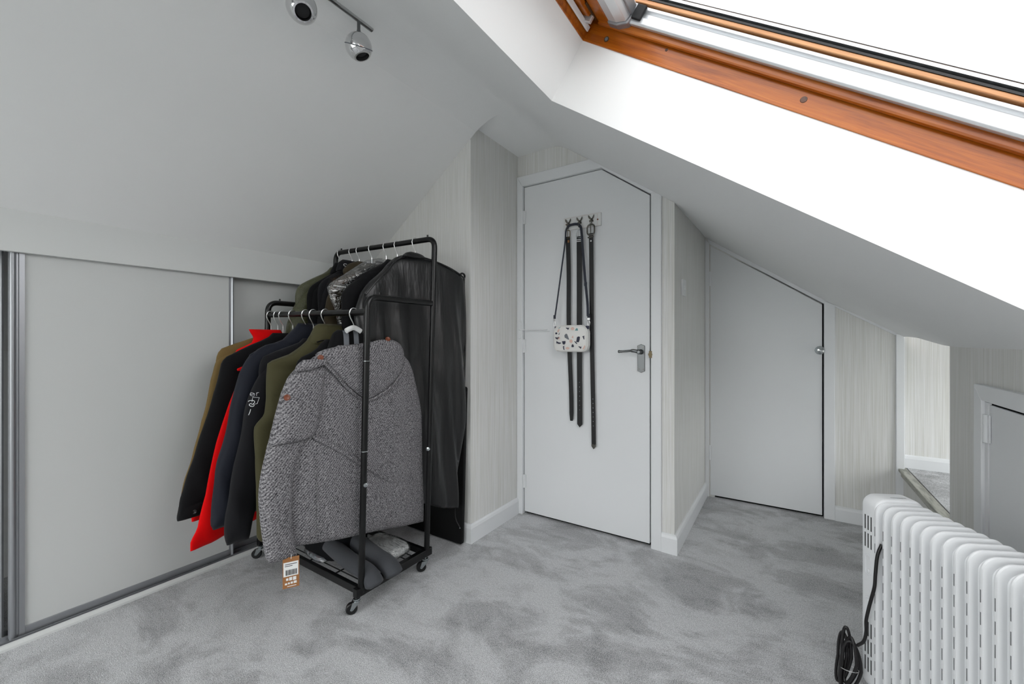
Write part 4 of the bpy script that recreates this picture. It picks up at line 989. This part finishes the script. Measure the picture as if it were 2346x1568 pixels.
k = cloth([(.245, 1.09, 1.20, .05), (.22, 1.07, 1.24, .12), (.17, 1.055, 1.26, .15), (.12, 1.05, 1.27, .15), (ZS + .002, 1.06, 1.26, .13)], lambda y, z: -1.735, nz=16, m=36, folds=[(.01, 9, 1, .5, .25, .12)])
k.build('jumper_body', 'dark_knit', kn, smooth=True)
k = MB(); k.box((-1.60, 1.072, .205), (-1.5985, 1.084, .252)); lt = k.build('neck_tape', 'label_white', kn)
k = MB()
for i in range(8):
    z = .209 + i * .0053; k.box((-1.5984, 1.0745, z), (-1.5980, 1.0815, z + .0022)); k.box((-1.5984, 1.0745 + (i % 2) * .0045, z), (-1.5980, 1.077 + (i % 2) * .0045, z + .004))
k.build('tape_lettering', 'ink_black', lt)
k = MB(); k.lathe([(.005, 0), (.005, .003), (.002, .005)], (-1.585, 1.15, .226), (1, -.4, .3), 12); k.build('red_toggle', 'red_fabric', kn, smooth=True)
at(kn)
def packet(name, label, cx, cy, z0, w_, d_, h_, rot, material):
    p_ = empty(name, (cx, cy, z0), label, 'packet')
    k = cloth([(h_, -d_ * .40, d_ * .40, w_ * .38), (h_ * .85, -d_ * .47, d_ * .47, w_ * .46), (h_ * .5, -d_ * .5, d_ * .5, w_ * .5), (h_ * .15, -d_ * .47, d_ * .47, w_ * .46), (0, -d_ * .40, d_ * .40, w_ * .38)], lambda y, z: 0, nz=12, m=44, e=.35, jitter=.0015)
    k.build('folded_shirt', material, p_, smooth=True)
    k = cloth([(h_ * 1.12, -d_ * .42, d_ * .42, w_ * .42), (h_ * .9, -d_ * .5, d_ * .5, w_ * .49), (h_ * .5, -d_ * .55, d_ * .55, w_ * .53), (h_ * .12, -d_ * .5, d_ * .5, w_ * .49), (-.001, -d_ * .42, d_ * .42, w_ * .42)], lambda y, z: 0, nz=14, m=44, e=.35, jitter=.003)
    k.build('clear_bag', 'clear_polythene', p_, smooth=True)
    p_.rotation_euler = rot
    return p_
packet('shirt_packet', 'white folded shirt in a clear bag at the door end of the shelf', -1.515, 1.262, ZS + .002, .21, .13, .050, (0, 0, R(4)), 'packet_white')
packet('dark_shirt_packet', 'dull folded shirt in a clear bag at the middle of the shelf', -1.735, 1.10, ZS + .002, .17, .115, .028, (0, 0, R(-8)), 'stripe_grey')

# ================================================================ ON THE TALL DOOR
YF = YD1 + .004
hr = empty('butterfly_hook_rail', (-.951, YF, 1.714), 'pale plaque with three butterfly hooks on the tall door', 'hook rail')
k = MB(); k.prism([(x - .951, z + 1.714) for x, z in rrect(.225, .072, .002, 2)], lambda p: (p[0], YF, p[1]), lambda p: (p[0], YF - .010, p[1])); k.build('plaque', 'plaque_white', hr, bevel=.0015)
for a0, a1, b0, b1 in ((-.108, .108, .0335, .0345), (-.108, .108, -.0345, -.0335), (.092, .093, -.03, .03), (-.093, -.092, -.03, .03)):
    k = MB(); k.box((-.951 + a0, YF - .0106, 1.714 + b0), (-.951 + a1, YF - .010, 1.714 + b1)); k.build('border_line', 'pink_edge', hr)
for x in (-1.045, -.857):
    k = MB(); k.lathe([(.0045, 0), (.004, .002), (.001, .003)], (x, YF - .010, 1.713), (0, -1, 0), 12); k.build('screw', 'screw_brown', hr, smooth=True)
HX = (-1.0307, -.9613, -.8915)
for x in HX:
    k = MB()
    for sg in (-1, 1):
        up = [(0.001, .004), (.006, .013), (.015, .026), (.0175, .023), (.0165, .012), (.010, .004), (.004, -.001)]
        dn = [(0.001, .002), (.008, .000), (.013, -.006), (.010, -.013), (.005, -.012), (.001, -.006)]
        for w_ in (up, dn):
            k.prism([(sg * a, b_) for a, b_ in w_], lambda p: (x + p[0], YF - .0115 - abs(p[0]) * .35, 1.716 + p[1]), lambda p: (x + p[0], YF - .0135 - abs(p[0]) * .35, 1.716 + p[1]))
    k.tube([(x, YF - .014, 1.700), (x, YF - .015, 1.712), (x, YF - .014, 1.724)], [.0016, .0026, .0014], 8)
    bf = k.build('butterfly', 'pewter', hr)
    k = MB(); k.tube(catmull([(x, YF - .010, 1.702), (x, YF - .014, 1.690), (x, YF - .022, 1.683), (x, YF - .030, 1.686), (x, YF - .033, 1.696)], 5), .0022, 8); k.build('hook', 'pewter', bf, smooth=True)
at(hr)

def belt(xt, zt, xb, zb, w_, label, tip, buckle, holes, y=YF - .020, bend=0.0, loops=True):
    """leather strap hanging from its buckle"""
    b_ = empty('belt', (xt, y, zt), label, 'belt', 'belts hanging on the tall door')
    n = 30; L_, Rr = [], []
    for i in range(n + 1):
        t_ = i / n; z = zt + (zb - zt) * t_; xc = xt + (xb - xt) * t_ ** 1.3 + bend * sin(t_ * 9) * .5
        ww = w_ * .5
        if tip == 'round' and t_ > .985: ww *= .75
        L_.append((xc - ww, z)); Rr.append((xc + ww, z))
    end = [(xb - w_ * .28, zb - .010), (xb + w_ * .28, zb - .010)] if tip == 'round' else [(xb, zb - .017)]
    k = MB(); poly_front = L_ + end + Rr[::-1]
    m_ = len(L_)
    for i in range(n):
        for yy0 in (y - .002, y + .002):
            k.quad((L_[i][0], yy0, L_[i][1]), (Rr[i][0], yy0, Rr[i][1]), (Rr[i + 1][0], yy0, Rr[i + 1][1]), (L_[i + 1][0], yy0, L_[i + 1][1]))
        for side_ in (L_, Rr): k.quad((side_[i][0], y - .002, side_[i][1]), (side_[i][0], y + .002, side_[i][1]), (side_[i + 1][0], y + .002, side_[i + 1][1]), (side_[i + 1][0], y - .002, side_[i + 1][1]))
    tp = [L_[-1]] + end + [Rr[-1]]
    k.prism(tp, lambda p: (p[0], y - .002, p[1]), lambda p: (p[0], y + .002, p[1]))
    k.quad((L_[0][0], y - .002, zt), (Rr[0][0], y - .002, zt), (Rr[0][0], y + .002, zt), (L_[0][0], y + .002, zt))
    st = k.build('strap', 'leather_black', b_)
    for i in range(holes[0]):
        z = holes[1] + i * holes[2]; t_ = (zt - z) / (zt - zb); xc = xt + (xb - xt) * t_ ** 1.3 + bend * sin(t_ * 9) * .5
        k = MB(); k.cyl((xc, y - .0019, z), (xc, y - .0026, z), .0021, 10); k.build('eyelet', 'zinc', st)
    # buckle frame and pin
    bw, bh, mt, r_ = buckle
    out = rrect(bw, bh, bw * .42, 5); out.append(out[0]); zc_ = zt + bh * .32
    k = MB(); k.tube([(xt + a, y - .003, zc_ + c_) for a, c_ in out], r_, 8); bk = k.build('buckle', mt, b_, smooth=True)
    k = MB(); k.cyl((xt, y - .005, zt), (xt, y - .005, zc_ + bh * .5), r_ * .7, 8); k.build('buckle_pin', mt, bk, smooth=True)
    if tip == 'metal':
        k = MB(); k.prism([(xb - w_ * .53, zb + .006), (xb + w_ * .53, zb + .006), (xb + w_ * .5, zb - .006), (xb, zb - .021), (xb - w_ * .5, zb - .006)], lambda p: (p[0], y - .0032, p[1]), lambda p: (p[0], y + .0032, p[1])); k.build('metal_tip', 'pewter', b_, bevel=.001)
    return b_
o = belt(-1.031, 1.640, -1.009, .612, .025, 'black leather belt with plain rounded end, left of three on the door', 'round', (.030, .044, 'old_brass', .0024), (0, 0, 0), bend=.006)
k = MB(); k.box((-1.0305, YF - .0235, 1.606), (-1.0205, YF - .0222, 1.620)); k.build('tan_patch', 'card_brown', o)
k = MB(); k.box((-1.045, YF - .0245, 1.626), (-1.017, YF - .0222, 1.634)); k.build('keeper_loop', 'leather_black', o, bevel=.001)
at(o)
o = belt(-.9613, 1.632, -.958, .588, .030, 'black leather belt with stitched end and eyelets, behind the little bag', 'point', (.034, .044, 'zinc', .002), (7, .668, .0255), bend=.001)
for z in (1.612, 1.603):
    k = MB(); k.box((-.9765, YF - .0245, z), (-.946, YF - .0222, z + .0035)); k.build('keeper_loop', 'wire_chrome', o)
at(o)
o = belt(-.8915, 1.640, -.876, .482, .024, 'long black western belt with engraved metal tip and buckle', 'metal', (.042, .058, 'pewter', .0042), (7, .588, .0245), bend=.002)
k = MB(); k.tube([(-.908, YF - .0235, 1.618), (-.8915, YF - .0255, 1.6175), (-.875, YF - .0235, 1.620)], .0042, 8); k.build('keeper_loop', 'pewter', o, smooth=True)
k = MB(); k.lathe([(.0045, 0), (.004, .002), (.001, .003)], (-.8912, YF - .022, 1.598), (0, -1, 0), 12); k.build('stud', 'wire_chrome', o, smooth=True)
at(o)

# little printed shoulder bag
bg = empty('printed_shoulder_bag', (-.994, YF - .05, .992), 'small white shoulder bag printed with navy, pink and teal shapes', 'bag')
BYC, BZ0, BZ1 = YF - .052, .993, 1.139
bc = ((-1.0965 - .8905) / 2, (BZ0 + BZ1) / 2)
def bagp(a, b_, d): return (bc[0] + a, BYC + d, bc[1] + b_ - .004 * (a / .1) ** 2)
W_, H_ = .203, .143
k = MB(); rings = [(.90, -.026), (.97, -.022), (1.0, -.014), (1.0, .014), (.97, .022), (.9, .026)]
ol = rrect(W_, H_, .038, 7); n = len(ol); vs = []
for sc_, d in rings: vs += [bagp(a * sc_, b_ * sc_, d - .006 * (1 - (abs(a) / .1) ** 2)) for a, b_ in ol]
k.add(vs, [(i * n + j, i * n + (j + 1) % n, (i + 1) * n + (j + 1) % n, (i + 1) * n + j) for i in range(len(rings) - 1) for j in range(n)])
for ring, d in ((0, -.026), (len(rings) - 1, .026)):
    base = len(k.v); cen = bagp(0, 0, d - (.010 if d < 0 else -.006)); k.v.append(cen); k.f += [(base, ring * n + j, ring * n + (j + 1) % n) for j in range(n)]; k.mi += [0] * n
bod = k.build('bag_body', 'print_white', bg, smooth=True)
for sc_, d in ((1.0, -.0145), (1.0, .0145)):
    k = MB(); k.tube([bagp(a, b_, d - .006 * (1 - (abs(a) / .1) ** 2)) for a, b_ in ol + [ol[0]]], .0021, 6, False); k.build('piping', 'print_white', bod, smooth=True)
# printed motifs: front face is slightly domed
def dome(a, b_):
    rr = max(abs(a) / (W_ * .45), abs(b_) / (H_ * .45)); return -.026 - .006 * (1 - (abs(a) / .1) ** 2) - .0045 * max(0, 1 - rr) - .0006
def blob(a, b_, pts): return [(a + x, b_ + z) for x, z in pts]
navy, pink, teal, grey = [], [], [], []
navy += [blob(.054, -.004, [(-.010, -.016), (.004, -.017), (.009, -.004), (.011, .013), (.002, .015), (-.006, .010)]), blob(-.030, -.024, [(-.012, .008), (.011, .009), (.010, -.004), (.003, -.011), (-.006, -.009)]), blob(.023, -.041, [(-.007, -.007), (.004, -.008), (.008, -.002), (.001, .010), (-.006, .003)]), blob(.041, -.023, [(-.008, .005), (-.003, .007), (.009, -.005), (.004, -.008)]), blob(-.079, .030, [(-.006, -.005), (.004, -.006), (.007, .002), (.0, .006), (-.006, .004)]), blob(-.060, .026, [(-.005, -.004), (.001, -.005), (.005, .008)])]
for cx_, cz_, l_, a0, st in ((-.078, .0, .016, 20, 6), (-.068, -.020, .015, -35, 5), (-.012, .050, .013, 25, 5), (.084, .0, .012, 80, 5), (-.030, -.060, .012, 100, 5), (.062, -.052, .012, 35, 5)):
    for q in range(st):
        a_ = R(a0 + (q - st / 2) * 22); ox, oz = cx_ + (q - st / 2) * .003, cz_ + (q - st / 2) * -.0035
        dx_, dz_ = cos(a_) * l_, sin(a_) * l_
        dx_ *= 1.25; dz_ *= 1.25; navy.append([(ox, oz), (ox + dx_ * .5 - dz_ * .2, oz + dz_ * .5 + dx_ * .2), (ox + dx_, oz + dz_), (ox + dx_ * .5 + dz_ * .2, oz + dz_ * .5 - dx_ * .2)])
grey.append(blob(-.012, .010, [(-.014, .006), (-.004, .016), (.003, .012), (.016, -.018), (.010, -.018), (-.012, -.006)]))
pink += [blob(.014, -.016, [(.010 * cos(R(a)), .010 * sin(R(a))) for a in range(0, 360, 45)]), blob(.024, .006, [(-.006, -.004), (.004, -.006), (.003, .008), (-.002, .006)]), blob(.022, .052, [(.011 * cos(R(a)), .009 * sin(R(a))) for a in range(0, 360, 45)]), blob(-.066, .044, [(-.009, -.004), (.002, -.010), (.009, .006), (.004, .010)]), blob(-.008, -.055, [(.012 * cos(R(a)), .007 * sin(R(a))) for a in range(0, 360, 45)]), blob(.088, -.046, [(-.010, -.010), (-.002, -.012), (.006, .006), (.002, .012)]), blob(-.062, .002, [(.008 * cos(R(a)), .007 * sin(R(a))) for a in range(0, 360, 60)])]
teal += [blob(.045, .048, [(-.009, -.006), (.009, -.006), (.006, .006), (-.001, .007)]), blob(-.058, .060, [(-.010, -.003), (.006, .004), (.010, .005), (-.002, -.004)])]
for lst, mt in ((navy, 'print_navy'), (pink, 'print_pink'), (teal, 'print_teal'), (grey, 'stripe_grey')):
    for pl_ in lst:
        k = MB(); k.add([bagp(a, b_, dome(a, b_)) for a, b_ in pl_], [tuple(range(len(pl_)))]); k.build('printed_shape', mt, bod)
# strap over two hooks, ring clips at the sides
y_ = YF - .030
pth = catmull([(-1.096, BYC, 1.185), (-1.083, y_ - .012, 1.30), (-1.062, y_ - .006, 1.46), (-1.044, y_, 1.60), (-1.038, y_, 1.672), (-1.022, y_, 1.696), (-.992, y_, 1.702), (-.966, y_, 1.698), (-.948, y_, 1.680), (-.942, y_, 1.64), (-.936, y_, 1.56), (-.918, y_ - .006, 1.38), (-.903, y_ - .012, 1.26), (-.896, BYC, 1.185)], 6)
k = MB()
for i in range(len(pth) - 1):
    a, b_ = Vector(pth[i]), Vector(pth[i + 1]); d = (b_ - a).normalized(); sd = Vector((d.z, 0, -d.x)).normalized()
    f_ = i / len(pth); hw = .0042 + .0028 * sm((f_ - .25) / .2) 
    for yy0 in (-.0012, .0012):
        o_ = Vector((0, yy0, 0)); k.quad(a - sd * hw + o_, a + sd * hw + o_, b_ + sd * hw + o_, b_ - sd * hw + o_)
    for sg in (-1, 1): k.quad(a + sd * hw * sg + Vector((0, -.0012, 0)), a + sd * hw * sg + Vector((0, .0012, 0)), b_ + sd * hw * sg + Vector((0, .0012, 0)), b_ + sd * hw * sg + Vector((0, -.0012, 0)))
stp = k.build('shoulder_strap', 'strap_navy', bg)
k = MB(); k.box((-.924, y_ - .010, 1.352), (-.908, y_ - .004, 1.372)); k.build('strap_slider', 'strap_navy', stp, bevel=.001)
for x in (-1.098, -.892):
    sx = 1 if x > -1 else -1
    k = MB(); k.box((x - .0065, BYC - .003, 1.176), (x + .0065, BYC + .003, 1.198)); e_ = k.build('strap_end', 'strap_navy', stp, bevel=.001)
    k = MB(); k.box((x - .007, BYC - .0035, 1.164), (x + .007, BYC + .0035, 1.1765)); cl_ = k.build('clip', 'wire_chrome', bg, bevel=.001)
    k = MB(); k.tube([(x + sx * .001 + .0055 * a, BYC, 1.147 + .016 * c_) for a, c_ in [(cos(R(t_)), sin(R(t_))) for t_ in range(0, 361, 24)]], .0013, 6, False); k.build('ring', 'wire_chrome', cl_, smooth=True)
    k = MB(); k.box((x - sx * .012 - .004, BYC - .004, 1.116), (x + .002, BYC + .004, 1.133)); k.build('side_tab', 'print_navy', bg, bevel=.001)
at(bg)

# ================================================================ OIL FILLED RADIATOR
ZT = .610; FW = .128; FS = .0291
o0 = Vector((.216, 1.473, 0)); ra = Vector((.443, -.896, 0)).normalized(); fb = Vector((-ra.y, ra.x, 0))
ht = empty('oil_radiator', tuple(o0 + ra * .2 + fb * .06), 'white oil filled radiator with many fins standing on the carpet', 'radiator')
def hp_(d, a, z): v = o0 + ra * d + fb * a; return (v.x, v.y, z)
ZL = .075
def fin_mesh(th):
    k = MB(); ol = rrect(FW, ZT - ZL, .032, 8); n = len(ol); vs = []
    prof = [(.0, -th), (.004, -th), (.0075, -th * .80), (.0088, -th * .35), (.0088, th * .35), (.0075, th * .80), (.004, th), (0, th)]
    rr = [(1 - .0088 * 2 / FW * (1 - q), d) for q, d in ((.0, -th), (.55, -th * .92), (.9, -th * .6), (1, 0), (.9, th * .6), (.55, th * .92), (.0, th))]
    for sc_, d in rr:
        off = (1 - sc_) * FW / 2
        vs += [(d, math.copysign(max(0, abs(a) - off), a), math.copysign(max(0, abs(z) - off), z)) for a, z in ol]
    m_ = len(rr)
    k.add(vs, [(i * n + j, i * n + (j + 1) % n, (i + 1) * n + (j + 1) % n, (i + 1) * n + j) for i in range(m_ - 1) for j in range(n)] + [tuple(range(n))[::-1], tuple((m_ - 1) * n + j for j in range(n))])
    # pressed panel on each face: a step inwards along a rounded line
    for sg in (-1, 1):
        pa = rrect(FW - .028, ZT - ZL - .028, .026, 7)
        k.prism(pa, lambda p: (sg * th * .5, p[0], p[1]), lambda p: (sg * (th + .0028), p[0] * .93, p[1] * .985))
    return k
RM = Matrix((ra, fb, Vector((0, 0, 1)))).transposed().to_4x4()
fin0 = None
for i in range(-1, 14):
    d = i * FS
    if fin0 is None:
        fin0 = fin_mesh(.0058).build('fin', 'heater_white', ht, smooth=True, angle=35); f_ = fin0
    else:
        f_ = fin0.copy(); C.objects.link(f_); f_.parent = ht
    f_.matrix_basis = Matrix.Translation(hp_(d, FW / 2, (ZT + ZL) / 2)) @ RM
    if i < 13:
        k = MB()
        for q in range(10):
            z = ZT - .068 - q * .046; k.box((-.0007, -FW / 2 - .0004, z - (ZT + ZL) / 2 - .026), (.0007, -FW / 2 + .001, z - (ZT + ZL) / 2))
        if i == -1: slot0 = k.build('vent_slots', 'heater_slot', None); sl_ = slot0
        else: sl_ = slot0.copy(); C.objects.link(sl_)
        sl_['kind'] = 'stuff'
        sl_.parent = f_
bpy.context.view_layer.update()
# oil tubes running through the fins
for z in (ZL + .05, ZT - .075):
    k = MB(); k.tube([hp_(-.03, FW / 2, z), hp_(.385, FW / 2, z)], .022, 20); k.build('oil_tube', 'heater_white', ht, smooth=True)
k = MB(); k.tube([hp_(-.03, FW / 2, .34), hp_(.385, FW / 2, .34)], [.03, .03], 4, flat=None); k.build('inner_web', 'heater_white', ht)
# control box at the far end
k = MB(); ol = rrect(FW - .006, ZT - ZL + .012, .030, 8)
k.prism(ol, lambda p: hp_(-.031, FW / 2 + p[0], (ZT + ZL) / 2 + p[1]), lambda p: hp_(-.086, FW / 2 + p[0], (ZT + ZL) / 2 + p[1]))
bx = k.build('control_box', 'heater_white', ht, bevel=.007, seg=4, smooth=True, angle=50)
EB = .003 - .0006
for grp, z0_ in ((0, ZT - .050), (1, ZT - .100), (3, .262), (4, .212), (5, .162)):
    for q in range(3):
        dd = -.072 + q * .0115
        k = MB(); k.add([hp_(dd, EB, z0_), hp_(dd + .0032, EB, z0_), hp_(dd + .0032, EB, z0_ - .040), hp_(dd, EB, z0_ - .040), hp_(dd, EB + .002, z0_), hp_(dd + .0032, EB + .002, z0_), hp_(dd + .0032, EB + .002, z0_ - .040), hp_(dd, EB + .002, z0_ - .040)], [(0, 1, 2, 3), (4, 7, 6, 5), (0, 4, 5, 1), (1, 5, 6, 2), (2, 6, 7, 3), (3, 7, 4, 0)])
        k.build('vent_slot', 'dark_slot', bx)
for zc_ in (.423, .305):     # moulded oval recesses for the cord
    for r1, r2 in ((.0115, .030), (.0088, .025)):
        k = MB(); ov = rrect(r1 * 2, r2 * 2, r1 * .99, 8); ov.append(ov[0])
        k.tube([hp_(-.0585 + a, EB, zc_ + b_) for a, b_ in ov], .0007, 6, False); k.build('moulded_oval', 'heater_white', bx, smooth=True)
    k = MB(); p0 = hp_(-.0585, EB, zc_ + (-.017 if zc_ > .4 else .017)); k.lathe([(.005, 0), (.004, .0015), (.001, .002)], p0, tuple(-fb), 14); k.build('moulded_stud', 'heater_white', bx, smooth=True)
# faint printed strip on top of the box
k = MB()
random.seed(11); a_ = .052
while a_ < .090:
    l_ = random.uniform(.0012, .0028); k.add([hp_(-.046, a_, ZT + .0066), hp_(-.046, a_ + l_, ZT + .0066), hp_(-.050, a_ + l_, ZT + .0066), hp_(-.050, a_, ZT + .0066)], [(0, 1, 2, 3)]); a_ += l_ + .0011
k.build('printed_name', 'stripe_grey', bx)
# castor feet
for d in (-.05, .30):
    k = MB(); k.tube([hp_(d, -.03, .050), hp_(d, FW + .03, .050)], .008, 10); k.tube([hp_(d, FW / 2, .05), hp_(d, FW / 2, .08)], .008, 8); ft = k.build('foot_bar', 'white_plastic', ht, smooth=True)
    for a in (-.02, FW + .02):
        k = MB(); k.lathe([(.006, -.01), (.018, -.01), (.021, -.006), (.021, .006), (.018, .01), (.006, .01)], hp_(d, a, .0215), tuple(fb), 20); k.build('wheel', 'black_rubber', ft, smooth=True)
# power cord: drops from behind the first fin, tied into a hank
cpts = [hp_(-.016, .008, .50), hp_(-.0155, -.003, .47), hp_(-.0155, -.008, .42), hp_(-.016, -.010, .385), hp_(-.024, -.013, .345), hp_(-.033, -.014, .31), hp_(-.040, -.015, .275), hp_(-.040, -.015, .245), hp_(-.046, -.017, .215), hp_(-.064, -.021, .190)]
k = MB(); k.tube(catmull(cpts, 8), .0040, 10); cd = k.build('power_cord', 'cable_black', ht, smooth=True)
def loop(dz, a_off, d_off, h_, w_, tw_, name='cord_loop'):
    c0 = Vector(hp_(-.085 + d_off, -.030 + a_off, .125 + dz)); k = MB(); pts = []
    for i in range(33):
        t_ = 2 * PI * i / 32
        v = c0 + ra * (w_ * cos(t_) * cos(tw_)) + fb * (w_ * cos(t_) * sin(tw_)) + Vector((0, 0, h_ * sin(t_) * (1 - .12 * cos(t_))))
        pts.append(v - Vector((.10, -.02, 0)) * (max(0, -sin(t_)) * .12))
    k.tube(pts, .0040, 10, False); k.build(name, 'cable_black', cd, smooth=True)
loop(.010, .000, .010, .068, .016, .2); loop(.016, -.004, -.004, .082, .011, .9); loop(-.004, .004, .000, .070, .020, 1.4); loop(.002, -.006, -.014, .074, .014, .6); loop(-.012, .002, .006, .076, .022, 1.0)
k = MB(); c0 = Vector(hp_(-.085, -.030, .108)); k.tube([c0 + ra * (.026 * cos(t_)) + fb * (.020 * sin(t_)) + Vector((0, 0, .008 * cos(t_))) for t_ in [2 * PI * i / 24 for i in range(25)]], .0011, 6, False); k.build('wire_tie', 'wire_chrome', cd, smooth=True)
at(ht)
